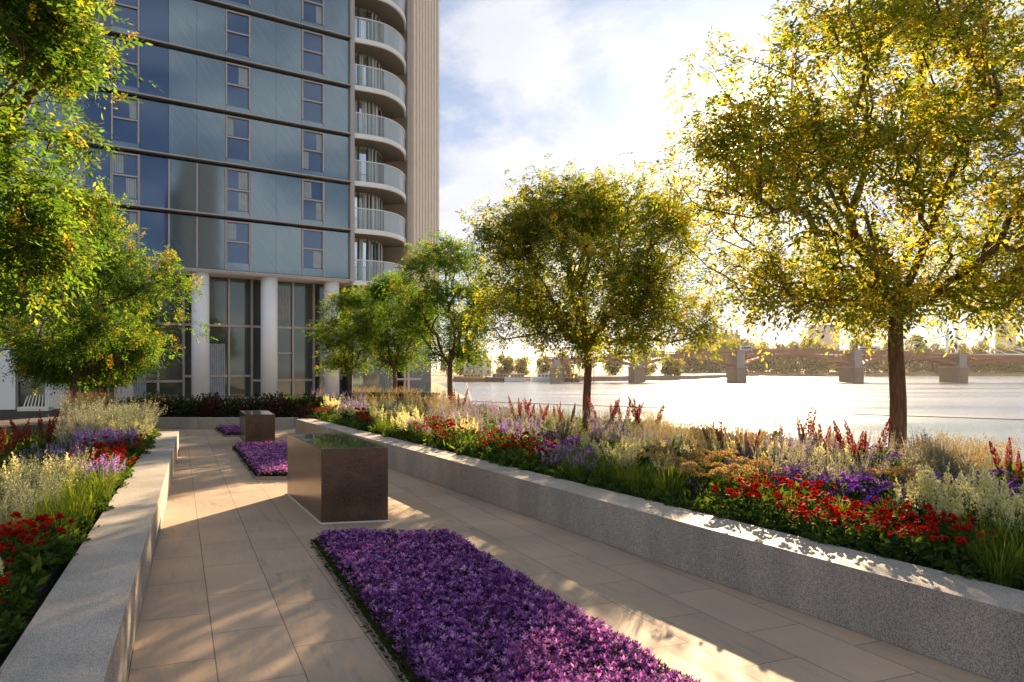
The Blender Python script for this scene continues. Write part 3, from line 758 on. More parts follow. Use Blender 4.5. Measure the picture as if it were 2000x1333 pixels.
plant_tree(tA, (5.33, 10.66, .31), 0.0, 1.0, 'tall open tree with a thick brown trunk nearest at the right, river bridge behind it', GR)
tB = tree_data(48, 1.80, 1.90, 4.95, 2.5, 900, .088, 8, .21, 7, .038, .15, low=.32, ncl=96, open_side=(.95, -.2, .18), spread=.30)
plant_tree(tB, (1.53, 15.6, .31), .3, 1.0, 'round forked tree in the middle of the river side bed', GR)
tC = tree_data(23, 1.45, 1.55, 5.1, 1.5, 420, .085, 9, .20, 5, .042, .12, low=.40, spread=.28, open_side=(1, -.1, .5), leafmat_='leaf_green')
plant_tree(tC, (-1.92, 23.8, .31), 1.0, (1.12, 1.03), 'third tree of the river side row, dark trunk left of the forked tree', GR)
plant_tree(tC, (-4.63, 30.2, .31), 2.6, (1.14, .96), 'fourth tree of the river side row, standing by the low hedge', GR)
plant_tree(tC, (-6.75, 32.1, .31), 4.4, (1.14, .89), 'farthest tree of the river side row, in front of the white column', GR)
tF = tree_data(31, 1.3, 1.30, 5.7, 2.5, 760, .10, 12, .22, 6, .044, .36, low=.36, spread=.30, leafmat_='leaf_green')
plant_tree(tF, (-11.4, 20.0, .31), .6, 1.0, 'broad leafy tree with yellow blossom in the middle of the left bed', GL)
plant_tree(tF, (-14.3, 27.0, .31), 3.4, (.80, .78), 'smaller tree behind the blossoming one in the left bed', GL)
tH = tree_data(47, 2.4, 2.45, 7.6, 1.95, 720, .12, 11, .24, 7, .042, .38, low=.40, fsize=1.0, spread=.28, leafmat_='leaf_green')
plant_tree(tH, (-6.45, 8.2, .31), 2.0, 1.0, 'nearest tree at the left edge with hanging yellow blossom, trunk out of view', GL)

# ------------------------------------------------------------------ low hedge by the building
def hedge_mesh(L, Wd, H, n, seed):
    rs = np.random.RandomState(seed); P = np.stack([rs.uniform(0, L, n), rs.uniform(0, Wd, n), rs.uniform(0, H, n)], 1)
    side = rs.randint(0, 4, n); P[side == 0, 1] = 0; P[side == 1, 2] = H; P[side == 2, 2] = H; P += rs.normal(size=P.shape) * .025
    c = Cards(); c.add(P, rs.normal(size=(n, 3)) + [0, 0, .5], .07, .045, 0, None, rs=rs); return c.mesh('leaves', [M['dark_leaf']])
hd = empty('box_hedge', (-5.6, 25.6, .3), .05, 'low clipped dark green box hedge beneath the small trees', 'hedge')
mobj('leaves', hedge_mesh(3.1, .7, .5, 5200, 3), hd); hb = MB(); hb.box(.08, 3.02, .08, .62, 0, .42, M['soil']); hb.build('stems', hd)
# ------------------------------------------------------------------ the road bridge over the river
M['rib'] = pbr('painted_iron', (.34, .15, .09), .6, nscale=.4, namt=.1)
M['pierstone'] = pbr('pier_stone', (.28, .19, .14), .85, nscale=.6, namt=.15)
M['pilaster'] = pbr('pilaster_stone', (.34, .30, .27), .8, nscale=.6, namt=.1)
M['asphalt'] = pbr('asphalt', (.05, .05, .05), .9)
BY = 372.0; wx = lambda px: (px - 1000) / F * BY
brg = empty('road_bridge', (wx(1540), BY, -5), 0, 'reddish iron arch bridge on stone piers crossing the river', 'bridge'); ox = wx(1540)
piers = [wx(p) - ox for p in (1088, 1247, 1446, 1675, 1879, 2090, 2300)]
def ztop(x): return 15.9 - 3.6 * min(1, abs(x) / 118) ** 1.35 if x > 0 else 15.9 - 4.3 * min(1, abs(x) / 112) ** 1.25
for p in piers:
    b = MB(); b.prism([(p - 2.0, -1.5), (p + 2.1, -1.5), (p + 3.6, 1.2), (p + 3.6, 15), (p - 2.7, 15), (p - 2.7, 1.2)], -1.5, 7.0, M['pierstone'])
    b.prism([(p - 2.3, -1.9), (p + 2.4, -1.9), (p + 3.9, 1.0), (p + 3.9, 15.3), (p - 3.0, 15.3), (p - 3.0, 1.0)], 7.001, 7.7, M['pilaster'])
    po = b.build('pier', brg)
    b = MB(); zt = ztop(p); b.box(p - 1.7, p + 1.9, -.9, 14, 7.701, zt - .2, M['pilaster']); b.box(p - 2.1, p + 2.3, -1.1, 1.4, zt - .199, zt + .25, M['pilaster'])
    b.build('pilaster', po)
for a, c in zip(piers[:-1], piers[1:]):
    x0, x1 = a + 1.9, c - 1.7; N = 22; xm = (x0 + x1) / 2
    def zr(x): t = (x - xm) / (x1 - x0) * 2; return 7.8 + (ztop(xm) - 2.7 - 7.8) * (1 - t * t)
    for y0, y1 in ((.3, .9), (6, 6.6), (12, 12.6)):
        b = MB()
        for i in range(N):
            xa, xb = x0 + (x1 - x0) * i / N, x0 + (x1 - x0) * (i + 1) / N
            p = [(xa, y, zr(xa) + dz) for dz in (0, 1.1) for y in (y0, y1)] + [(xb, y, zr(xb) + dz) for dz in (0, 1.1) for y in (y0, y1)]
            b.poly(p, [(0, 4, 6, 2), (1, 3, 7, 5), (2, 6, 7, 3), (0, 1, 5, 4)], M['rib'])
        for i in range(1, N):
            xa = x0 + (x1 - x0) * i / N
            if ztop(xa) - 1.6 - zr(xa) > 1.6: b.box(xa - .13, xa + .13, y0 + .1, y1 - .1, zr(xa) + 1.05, ztop(xa) - 1.55, M['rib'])
        b.build('arch', brg)
b = MB(); xs = np.linspace(piers[0] - 6, piers[-1] + 20, 90)
for i in range(len(xs) - 1):
    xa, xb = xs[i], xs[i + 1]; za, zb = ztop(xa), ztop(xb)
    p = [(xa, 0, za - 1.7), (xb, 0, zb - 1.7), (xb, 13, zb - 1.7), (xa, 13, za - 1.7), (xa, 0, za - .5), (xb, 0, zb - .5), (xb, 13, zb - .5), (xa, 13, za - .5)]
    b.poly(p, [(0, 3, 2, 1), (0, 1, 5, 4), (3, 7, 6, 2)], M['rib']); b.poly(p, [(4, 5, 6, 7)], M['asphalt'])
b.build('deck', brg)
b = MB()
for i in range(len(xs) - 1):
    xa, xb = xs[i], xs[i + 1]; za, zb = ztop(xa), ztop(xb)
    for y in (-.25, 12.9):
        for lo, hi in ((.35, .55), (-.55, -.30)):
            p = [(xa, y, za + lo), (xb, y, zb + lo), (xb, y + .25, zb + lo), (xa, y + .25, za + lo), (xa, y, za + hi), (xb, y, zb + hi), (xb, y + .25, zb + hi), (xa, y + .25, za + hi)]
            b.poly(p, [(0, 3, 2, 1), (0, 1, 5, 4), (3, 7, 6, 2), (4, 5, 6, 7)], M['rib'])
        for q in range(4):
            xx = xa + (xb - xa) * q / 4; b.box(xx - .12, xx + .12, y + .05, y + .2, za - .4, za + .40, M['rib'])
b.build('parapet', brg)
carw = pbr('white_paint', (.75, .76, .78), .35); carg = pbr('vehicle_glass', (.03, .04, .05), .1, .2); tyre = pbr('tyre_rubber', (.02, .02, .02), .8)
def vehicle(name, px, L, H, label, cat, y=2.5):
    x = (px - 1000) / F * (BY + y); z = ztop(x - ox) - 5 - .5
    o = empty(name, (x, BY + y, z), 0, label, cat)
    b = MB(); b.box(0, L, 0, 2.1, .45, H, carw); b.build('body', o, bevel=.18)
    b = MB(); b.box(.35, L - .35, -.02, 2.12, H * .50, H * .82, carg)
    b.build('window_band', o)
    for xx in (L * .18, L * .8):
        b = MB(); b.bar((xx, -.03, .45), (xx, 2.13, .45), .45, tyre, 12); b.build('wheel', o)
vehicle('bus', 1447, 5.6, 2.9, 'white bus crossing the bridge above the second pier', 'bus')
vehicle('lorry', 1679, 8.6, 2.6, 'long white lorry crossing the bridge left of the thick tree trunk', 'lorry')
vehicle('delivery_van', 1281, 4.6, 2.2, 'small white van crossing the bridge left of the bus', 'van')

# suspension bridge with white towers, farther up the river
M['whiteiron'] = pbr('white_iron', (.80, .80, .82), .5)
sb = empty('suspension_bridge', (340, 600, -5), 0, 'pale suspension bridge with white towers and slanting cables far up the river', 'bridge')
for x in (0, 7.2):
    b = MB(); b.bar((x, 0, -1), (x, 0, 30), 1.35, M['whiteiron'], 10, 1.0); b.bar((x, 0, 30), (x, 0, 35), 1.4, M['whiteiron'], 10, .9); b.bar((x, 0, 35), (x, 0, 39), .7, M['whiteiron'], 8, .05); b.bar((x, 0, 22), (x, 0, 22.8), 1.7, M['whiteiron'], 10); b.build('tower', sb)
b = MB(); b.box(0, 7.2, -.4, .4, 26, 27.2, M['whiteiron']); b.box(0, 7.2, -.4, .4, 18, 19, M['whiteiron']); b.build('cross_beam', sb)
for x, s in ((0, -1), (7.2, 1)):
    for i in range(1, 7):
        b = MB(); b.bar((x, 0, 34 - i * .3), (x + s * i * 13, 0, 18.3), .17, M['whiteiron'], 5); b.build('cable', sb)
b = MB(); b.box(-110, 190, -1, 8, 17.0, 18.2, M['whiteiron']); b.build('deck', sb)

# ------------------------------------------------------------------ far trees and buildings
def far_tree(seed, H, R):
    rs = np.random.RandomState(seed); nb = 32; c = Cards(); C0 = []
    for i in range(nb):
        u = rs.uniform(.0, 1); a = rs.uniform(0, 6.28); r = R * crown_r(u, .4) * rs.uniform(.35, .85)
        C0.append((r * math.cos(a), r * math.sin(a), H * .06 + H * .92 * u * .92, R * rs.uniform(.24, .42)))
    for (x, y, z, q) in C0:
        n = 95; d = norm(rs.normal(size=(n, 3))); P = np.array([x, y, z]) + d * q * rs.uniform(.6, 1.12, (n, 1))
        c.add(P, d + rs.normal(size=(n, 3)) * .8, R * .15, R * .11, 0, np.clip(rs.random() * .6 + rs.normal(size=n) * .25 + .2, 0, 1), rs=rs)
    b = MB(); b.bar((0, 0, -1), (0, 0, H * .5), H * .022, M['bark'], 8, H * .012)
    for i in range(5): x, y, z, q = C0[i]; b.bar((0, 0, H * .25), (x, y, z), H * .010, M['bark'], 5, H * .004)
    return raw_mesh('trunk', b.v, b.f, b.mats, b.m), c.mesh('crown', [M['leaf_far']])
FT = [far_tree(101, 26, 9), far_tree(102, 22, 10), far_tree(103, 28, 8.5), far_tree(104, 18, 9)]
rf = random.Random(9)
def ftree(px, d, z, sc, label, group):
    t = FT[rf.randrange(4)]
    o = empty('riverside_tree', ((px - 1000) / F * d, d, z), rf.random() * 6.28, label, 'tree', group); o.scale = (sc * rf.uniform(.9, 1.2), sc * rf.uniform(.9, 1.2), sc * rf.uniform(.85, 1.1))
    mobj('trunk', t[0], o); mobj('crown', t[1], o)
def mark(px):
    for lim, t in ((890, 'at its left end above the brown houseboat'), (930, 'above the low cream house'), (970, 'above the dark houseboat'), (1003, 'above the ochre cabin boat'), (1045, 'above the white cabin cruiser'), (1085, 'above the dark barge'), (1130, 'above the thin mooring posts'), (1180, 'behind the forked tree trunk'), (1230, 'just left of the first bridge pier'), (1290, 'above the first bridge pier'), (1362, 'right of the first bridge pier'),
                   (1400, 'before the left half of the brick block'), (1446, 'before the right half of the brick block'), (1500, 'above the white bus'), (1560, 'above the crown of the bridge'), (1640, 'below the hazy office block'), (1675, 'left of the white lorry'), (1715, 'above the white lorry'),
                   (1745, 'just left of the thick trunk'), (1790, 'just right of the thick trunk'), (1845, 'left of the white suspension towers'), (1900, 'right of the white suspension towers'), (1955, 'left of the faint tower'), (1990, 'below the faint tower'), (9999, 'at the right edge of the view')):
        if px < lim: return t
px = 1335
while px < 2090:
    ftree(px, rf.uniform(708, 722) + (30 if px > 1700 else 0), -2, rf.uniform(.90, 1.18) * (1.08 if px < 1600 else .98), 'yellow green tree on the far bank, ' + mark(px), 'tree line on the far bank')
    px += rf.uniform(19, 31)
px = 1350
while px < 2090:
    ftree(px, rf.uniform(745, 770), -1.5, rf.uniform(1.0, 1.3), 'hazy back row tree on the far bank, ' + mark(px), 'back row of trees on the far bank')
    px += rf.uniform(34, 55)
for px in (872, 905, 945, 985, 1020, 1062, 1100, 1150, 1200, 1262, 1310): ftree(px, rf.uniform(440, 520), -2.6, rf.uniform(.6, .85) * (1.15 if px > 1120 else .85), 'tree on the near bank, ' + mark(px), 'trees behind the moored boats')

M['brickfar'] = pbr('red_brick', (.42, .24, .16), .85, nscale=.3, namt=.12); M['slate'] = pbr('slate_roof', (.12, .12, .14), .7); M['cream_wall'] = pbr('cream_wall', (.55, .48, .38), .8, nscale=.2, namt=.08)
def block(name, px0, px1, d, z0, h, label, wall, storeys, chim=0, roofh=2.5, depth=14):
    x0, x1 = (px0 - 1000) / F * d, (px1 - 1000) / F * d; W = x1 - x0
    o = empty(name, (x0, d, z0), 0, label, 'building')
    b = MB(); b.box(0, W, 0, depth, 0, h, wall); b.build('wall', o)
    b = MB(); p = [(-.5, -.5, h), (W + .5, -.5, h), (W + .5, depth + .5, h), (-.5, depth + .5, h), (2, depth / 2, h + roofh), (W - 2, depth / 2, h + roofh)]
    b.poly(p, [(0, 1, 5, 4), (1, 2, 5), (2, 3, 4, 5), (3, 0, 4), (3, 2, 1, 0)], M['slate']); r = b.build('roof', o)
    for i in range(chim):
        x = W * (i + .5) / chim; b = MB(); b.box(x - .9, x + .9, 2, 4, h + .2, h + roofh + 3, wall); b.box(x - 1.1, x + 1.1, 1.8, 4.2, h + roofh + 3.001, h + roofh + 3.5, M['cream_wall']); b.build('chimney', r)
    nx = max(3, int(W / 3.6))
    nx = min(nx, 14)
    for s in range(max(0, storeys - 3), storeys):
        zz_ = h * (s + .3) / storeys
        for i in range(nx):
            x = W * (i + .5) / nx; b = MB(); b.box(x - .7, x + .7, -.06, .1, zz_, zz_ + h / storeys * .5, M['blueglass']); b.build('window', o)
block('mansion_block', 1362, 1446, 800, -1.2, 37, 'red brick mansion block with a row of chimneys above the far trees', M['brickfar'], 9, 8, 3)
block('office_block', 1585, 1640, 1150, -1, 66, 'hazy pink grey block rising far behind the bridge', M['cream_wall'], 14)
block('apartment_tower', 1955, 1985, 1200, -1, 72, 'faint hazy tower at the right end of the skyline', M['cream_wall'], 18)
block('riverside_house', 905, 960, 425, -2.6, 8, 'low cream house on the near bank left of the boats', M['cream_wall'], 2, 2)

# boats and posts
def boat(px, d, L, hull, cab, label):
    o = empty('moored_boat', ((px - 1000) / F * d, d, -5), 0, label, 'boat', 'boats moored on the near bank')
    N = 12; V = []; 
    for j in range(3):
        zz_ = (-.3, .9, 1.7)[j]; k = (.75, 1, 1.06)[j]
        for i in range(N + 1):
            t = i / N; wd = 1.9 * k * math.sin(min(1, t * 3.2) * math.pi / 2) ** .6 * (1 - max(0, t - .75) / .25 * .35); sheer = (1 - t) ** 3 * .9 * (j > 0)
            V += [(t * L, -wd, zz_ + sheer), (t * L, wd, zz_ + sheer)]
    f = []
    for j in range(2):
        for i in range(N):
            a = (j * (N + 1) + i) * 2; c = a + (N + 1) * 2
            f += [(a, a + 2, c + 2, c), (a + 1, c + 1, c + 3, a + 3)]
    a = 2 * (N + 1) * 2; f += [(a + 2 * i, a + 2 * i + 2, a + 2 * i + 3, a + 2 * i + 1) for i in range(N)]
    f += [(2 * N, 2 * N + 1, 2 * N + 1 + 2 * (N + 1), 2 * N + 2 * (N + 1)), (2 * N + 2 * (N + 1), 2 * N + 1 + 2 * (N + 1), 2 * N + 1 + 4 * (N + 1), 2 * N + 4 * (N + 1))]
    b = MB(); b.poly(V, f, hull); b.build('hull', o)
    b = MB(); b.box(L * .28, L * .92, -1.35, 1.35, 1.72, 3.9, cab); b.box(L * .25, L * .95, -1.5, 1.5, 3.901, 4.1, hull); b.build('cabin', o)
    for i in range(int(L / 2.4)):
        x = L * .32 + i * 1.7
        if x + 1 < L * .9: b = MB(); b.box(x, x + 1.0, -1.40, -1.3, 2.5, 3.4, carg); b.build('window', o)
hd_ = pbr('dark_hull', (.07, .04, .035), .6); hb_ = pbr('brown_hull', (.30, .13, .07), .6); cb_ = pbr('ochre_cabin', (.60, .38, .12), .6)
boat(888, 392, 16, hb_, cb_, 'brown houseboat at the left end of the moored row')
boat(948, 390, 13, hd_, M['brickfar'], 'dark houseboat with a red cabin between the brown and the ochre boats')
boat(985, 388, 11, carw, cb_, 'ochre cabin boat with a white hull in the middle of the moored row')
boat(1036, 389, 13, carw, carw, 'white cabin cruiser moored left of the forked tree trunk')
boat(1078, 384, 14, hd_, M['cream_wall'], 'dark hulled barge nearest the posts at the right end of the moored row')
for px_, lb_ in ((1121, 'left of the three thin mooring posts near the bridge'), (1131, 'middle of the three thin mooring posts near the bridge'), (1160, 'right of the three thin mooring posts, just past the forked tree trunk')):
    b = MB(); b.bar((0, 0, -1.5), (0, 0, 10.5), .26, M['rib'], 8); b.bar((0, 0, 10.5), (0, 0, 11), .30, carw, 8, .05)
    o = b.build('mooring_post'); o.location = ((px_ - 1000) / F * 378, 378, -5); tag(o, lb_, 'mooring post')

# the bank across the river that the tower's glass reflects
b = MB(); b.prism([(90, -60), (420, -20), (420, -420), (60, -420)], -6.9, -2.0, M['quaystone'], M['earth']); struct(b.build('embankment'))
M['darkwall'] = pbr('dark_cladding', (.05, .055, .06), .7)
for sx, sy, wd, hh, lb_ in ((160, -118, 11, 68, 'dark office tower across the river, mirrored in the left of the glass facade'), (171, -134, 10, 63, 'lower dark office tower across the river, mirrored right of the taller one')):
    o = empty('office_tower', (sx, sy, -2), math.radians(43), lb_, 'building')
    b = MB(); b.box(-wd / 2, wd / 2, 0, 16, 0, hh, M['darkwall']); b.build('wall', o); b = MB(); b.box(-wd / 4, wd / 5, 3, 8, hh + .01, hh + 5, M['slate']); b.build('roof', o)
# ------------------------------------------------------------------ flower kinds
U = np.array([0, 0, 1.0])
def stemset(rs, n, r, h, lean=.25, hv=.25):
    a = rs.uniform(0, 6.283, n); q = r * np.sqrt(rs.random(n)); b = np.stack([q * np.cos(a) * .6, q * np.sin(a) * .6, np.zeros(n)], 1)
    hh = h * rs.uniform(1 - hv, 1 + hv * .5, n); t = b + np.stack([q * np.cos(a) * .6 + rs.normal(size=n) * lean * h * .3, q * np.sin(a) * .6 + rs.normal(size=n) * lean * h * .3, hh], 1)
    return b, t
def addstems(c, rs, b, t, w=.006, mat=0):
    d = t - b; c.add(b, d, np.linalg.norm(d, axis=1), w, mat, None, rs=rs, mid=.5)
    c.add(b, d, np.linalg.norm(d, axis=1), w, mat, None, rs=rs, mid=.6)
def addleaves(c, rs, b, t, n, L, W, lo=.05, hi=.8, up=.5, mat=0):
    m = len(b); i = rs.randint(0, m, n); f = rs.uniform(lo, hi, n)[:, None]; P = b[i] + (t[i] - b[i]) * f
    D = rs.normal(size=(n, 3)) * [1, 1, .4] + U * up; c.add(P, D, L * rs.uniform(.6, 1.2, n), W, mat, None, rs=rs)
def k_red(seed, n=10, h=.30, mat='red', hr=.029, leaf='green'):
    rs = np.random.RandomState(seed); b, t = stemset(rs, n, .17, h); c = Cards(); addstems(c, rs, b, t, .007); addleaves(c, rs, b, t, 120, .10, .032)
    f = Cards()
    for p in t:
        ax = norm(np.array([rs.normal() * .35, rs.normal() * .35, 1.0])); r = hr * rs.uniform(.8, 1.25)
        for ring, (el, k, L) in enumerate(((.15, 16, 1.0), (.55, 13, .85), (1.0, 9, .6), (1.35, 5, .45))):
            a = np.arange(k) * 6.283 / k + ring * .4 + rs.normal(size=k) * .1
            e1 = norm(np.cross(ax, [1, .3, .1])); e2 = np.cross(ax, e1)
            rad = e1 * np.cos(a)[:, None] + e2 * np.sin(a)[:, None]
            f.add(p + rad * r * .12 + ax * r * .2 * ring, rad * math.cos(el) + ax * math.sin(el), r * L, r * .55, 0, np.clip(.35 + .15 * ring + rs.normal(size=k) * .18, 0, 1), S=np.cross(ax, rad), mid=.65)
    return [('foliage', c.mesh('foliage', [M[leaf]])), ('flowers', f.mesh('flowers', [M[mat]]))]
def k_spike(seed, n=14, h=.34, hl=.16, hw=.020, mat='lilac', leaf='green', lw=.014, r=.16, dens=34, nl=120, lean=.25):
    rs = np.random.RandomState(seed); b, t = stemset(rs, n, r, h, lean); c = Cards(); addstems(c, rs, b, t, .005); addleaves(c, rs, b, t, nl, .13, lw, .0, .65, .9)
    f = Cards()
    for p0, p in zip(b, t):
        ax = norm(p - p0); L = hl * rs.uniform(.7, 1.2); u = rs.random(dens); q = p - ax * (L * (1 - u))[:, None]; wdt = hw * (1.05 - u * .75)
        rad = norm(rs.normal(size=(dens, 3))); rad = norm(rad - (rad @ ax)[:, None] * ax)
        f.add(q, rad + ax * .6, wdt * 1.3, wdt * .8, 0, np.clip(.25 + .5 * u + rs.normal(size=dens) * .18, 0, 1), rs=rs)
    return [('foliage', c.mesh('foliage', [M[leaf]])), ('flowers', f.mesh('flowers', [M[mat]]))]
def k_plume(seed, n=10, h=.40, mat='cream', leaf='green', hl=.24, hw=.085):
    rs = np.random.RandomState(seed); b, t = stemset(rs, n, .20, h, .35); c = Cards(); addstems(c, rs, b, t, .006); addleaves(c, rs, b, t, 170, .15, .030, 0, .6, .5)
    f = Cards()
    for p0, p in zip(b, t):
        ax = norm(p - p0 + rs.normal(size=3) * .06); L = hl * rs.uniform(.8, 1.25)
        for br in range(17):
            u = br / 17; a = rs.uniform(0, 6.28); e1 = norm(np.cross(ax, [.9, .3, .2])); e2 = np.cross(ax, e1)
            d = norm((e1 * math.cos(a) + e2 * math.sin(a)) * .85 + ax * .75); bl = hw * (1.05 - u) * rs.uniform(.8, 1.3); o = p - ax * L * (1 - u)
            k = 9; v = rs.random(k); q = o + d * (bl * v)[:, None] + rs.normal(size=(k, 3)) * .006
            f.add(q, rs.normal(size=(k, 3)) + d + ax * .8, .024, .012, 0, None, rs=rs)
        q = p + ax * rs.uniform(-.01, .05, 8)[:, None]; f.add(q, ax + rs.normal(size=(8, 3)) * .4, .022, .010, 0, None, rs=rs)
    return [('foliage', c.mesh('foliage', [M[leaf]])), ('flowers', f.mesh('flowers', [M[mat]]))]
def k_umbel(seed, n=7, h=.40, mat='tan', R=.085):
    rs = np.random.RandomState(seed); b, t = stemset(rs, n, .22, h, .2, .2); c = Cards(); addstems(c, rs, b, t, .008); addleaves(c, rs, b, t, 60, .12, .035, .05, .6, .7)
    f = Cards()
    for p in t:
        k = 130; a = rs.uniform(0, 6.283, k); q = R * rs.uniform(.8, 1.2) * np.sqrt(rs.random(k)); P = p + np.stack([q * np.cos(a), q * np.sin(a), .028 - q * q / R * .42 + rs.normal(size=k) * .004], 1)
        f.add(P, rs.normal(size=(k, 3)) * .7 + U * .8, .017, .014, 0, None, rs=rs)
        m = 9; a = np.arange(m) * .7; T = np.stack([R * .7 * np.cos(a), R * .7 * np.sin(a), np.full(m, .0)], 1); c.add(np.repeat([p - U * .06], m, 0), T + U * .06, R * .95, .004, 0, None, rs=rs)
    return [('foliage', c.mesh('foliage', [M['green']])), ('flowers', f.mesh('flowers', [M[mat]]))]
def k_spire(seed, n=4, h=.62, mat='spire', leaf='green', w=.034):
    rs = np.random.RandomState(seed); c = Cards(); f = Cards(); a0 = rs.uniform(0, 6.28)
    b = rs.normal(size=(n, 3)) * [.05, .05, 0]; a = a0 + np.arange(n) * 6.283 / n; ln = rs.uniform(.18, .5, n)
    t = b + np.stack([np.cos(a) * ln * h, np.sin(a) * ln * h, h * rs.uniform(.8, 1.15, n)], 1)
    addstems(c, rs, b, t, .009); addleaves(c, rs, b, t, 55, .17, .05, .0, .5, .6)
    for p0, p in zip(b, t):
        ax = norm(p - p0); L = .34 * rs.uniform(.8, 1.2); k = 190; u = rs.random(k); q = p - ax * (L * (1 - u))[:, None]
        rad = norm(rs.normal(size=(k, 3))); rad = norm(rad - (rad @ ax)[:, None] * ax); wd = w * np.sin(np.clip(u * .92 + .10, 0, 1) * math.pi) ** .6 * (1.15 - u * .7)
        f.add(q + rad * (wd * .35)[:, None], rad * .8 + ax * .9, wd + .008, .014, 0, np.clip(.3 + .4 * u + rs.normal(size=k) * .2, 0, 1), rs=rs)
    return [('foliage', c.mesh('foliage', [M[leaf]])), ('flowers', f.mesh('flowers', [M[mat]]))]
def k_grass(seed, n=170, h=.36, mat='grass', r=.17, w=.010, bend=.5, plume=None):
    rs = np.random.RandomState(seed); c = Cards(); a = rs.uniform(0, 6.283, n); q = r * np.sqrt(rs.random(n)) * .6
    b = np.stack([q * np.cos(a), q * np.sin(a), np.zeros(n)], 1); out = np.stack([np.cos(a), np.sin(a), np.zeros(n)], 1) + rs.normal(size=(n, 3)) * .3
    p = b; hh = h * rs.uniform(.55, 1.15, n)
    rn = rs.random(n)
    for s in range(3):
        d = norm(U * (1.0 - s * .12) + out * bend * (s * .45 + .12)); L = hh / 3 * 1.08
        sd = norm(np.cross(d, out) + 1e-3)
        c.add(p, d, L * 1.15, w * (1 - s * .25), 0, rn, S=sd, mid=.5); p = p + d * L[:, None]
    parts = [('blades', c.mesh('blades', [M[mat]]))]
    if plume:
        f = Cards(); k = int(n * .35); i = rs.randint(0, n, k)
        for j in i:
            m = 12; u = rs.random(m); P = p[j] + (U * .10 + out[j] * .04) * (u - .4)[:, None] * 1.0 + rs.normal(size=(m, 3)) * .008
            f.add(P, rs.normal(size=(m, 3)) + U, .02, .008, 0, None, rs=rs)
        parts.append(('flowers', f.mesh('flowers', [M[plume]])))
    return parts
def k_leafy(seed, n=420, h=.30, r=.24, mat='green', L=.07, W=.04, flowers=None, fn=40):
    rs = np.random.RandomState(seed); d = norm(rs.normal(size=(n, 3)) * [1, 1, .8] + U * .35); d[:, 2] = np.abs(d[:, 2]); P = d * [r, r, h] * rs.uniform(.45, 1.0, (n, 1))
    c = Cards(); c.add(P, d + rs.normal(size=(n, 3)) * .6, L, W, 0, None, rs=rs); parts = [('foliage', c.mesh('foliage', [M[mat]]))]
    if flowers:
        f = Cards()
        for _ in range(fn):
            e = norm(np.array([rs.normal(), rs.normal(), abs(rs.normal()) + .4])); p = e * [r, r, h] * rs.uniform(.9, 1.12); k = 6; a = np.arange(k) * 6.283 / k
            e1 = norm(np.cross(e, [.3, .9, .1])); e2 = np.cross(e, e1); rad = e1 * np.cos(a)[:, None] + e2 * np.sin(a)[:, None]
            f.add(np.repeat([p], k, 0), rad + e * .5, .030, .020, 0, None, S=np.cross(e, rad), mid=.65)
        parts.append(('flowers', f.mesh('flowers', [M[flowers]])))
    return parts
def k_sword(seed, n=26, h=.5, mat='maroon'):
    rs = np.random.RandomState(seed); c = Cards(); d = norm(rs.normal(size=(n, 3)) * [.6, .6, .1] + U); c.add(rs.normal(size=(n, 3)) * [.05, .05, 0], d, h * rs.uniform(.6, 1.1, n), .045, 0, None, rs=rs, mid=.35)
    return [('foliage', c.mesh('foliage', [M[mat]]))]

KIND = {
 'red': ('red_flower_plant', 'red flower plant', [k_red(s) for s in (1, 2, 3, 4)]),
 'pink': ('pink_flower_plant', 'pink flower plant', [k_red(s, 8, .42, 'lilac', .030) for s in (5, 6)]),
 'lilac': ('lilac_spike_plant', 'lilac flower plant', [k_spike(s, 22, .34, .19, .026, 'lilac', 'grass') for s in (7, 8, 9)]),
 'purple': ('purple_flower_plant', 'purple flower plant', [k_leafy(s, 330, .32, .24, 'green', .075, .026, 'purple', 85) for s in (10, 11, 12)]),
 'cream': ('cream_plume_plant', 'cream plume plant', [k_plume(s) for s in (13, 14, 15)]),
 'tan': ('tan_umbel_plant', 'umbel plant', [k_umbel(s) for s in (16, 17, 18)]),
 'spire': ('red_spire_plant', 'red spire plant', [k_spire(s) for s in (19, 20, 21, 22)]),
 'pale': ('pale_spike_plant', 'pale spike plant', [k_spike(s, 20, .52, .30, .015, 'pale', 'silver', .014, .24, 44, 150) for s in (23, 24, 25)]),
 'mauve': ('mauve_spike_plant', 'mauve spike plant', [k_spike(s, 18, .50, .28, .016, 'lilac', 'silver', .014, .24, 40, 140) for s in (26, 27)]),
 'wheat': ('straw_grass', 'straw coloured grass', [k_grass(s, 190, .52, 'silver', .20, .006, .35, 'tan') for s in (28, 29)]),
 'grass': ('grass_tuft', 'green grass', [k_grass(s) for s in (30, 31, 32)]),
 'silver': ('silver_grass', 'silver grass', [k_grass(s, 240, .36, 'silver', .20, .006, .5, 'silver') for s in (33, 34)]),
 'leafy': ('leafy_plant', 'leafy plant', [k_leafy(s) for s in (35, 36, 37)]),
 'dark': ('dark_shrub', 'shrub', [k_leafy(s, 520, .55, .42, 'dark_leaf', .09, .05) for s in (38, 39)]),
 'maroonshrub': ('maroon_shrub', 'shrub', [k_leafy(s, 420, .60, .42, 'maroon', .10, .045) for s in (40, 41)]),
 'sword': ('sword_leaf_plant', 'sword leaf plant', [k_sword(s) for s in (42, 43)]),
}
rp = random.Random(77)
used = set()
def put(kind, x, y, z, sc, label, group):
    name, cat, vs = KIND[kind]; i = rp.randrange(len(vs))
    o = empty(name, (x, y, z), rp.random() * 6.283, label, cat, group); s = sc * rp.uniform(.85, 1.15); o.scale = (s, s, s * rp.uniform(.9, 1.1))
    for pn, me in vs[i]: mobj(pn, me, o)
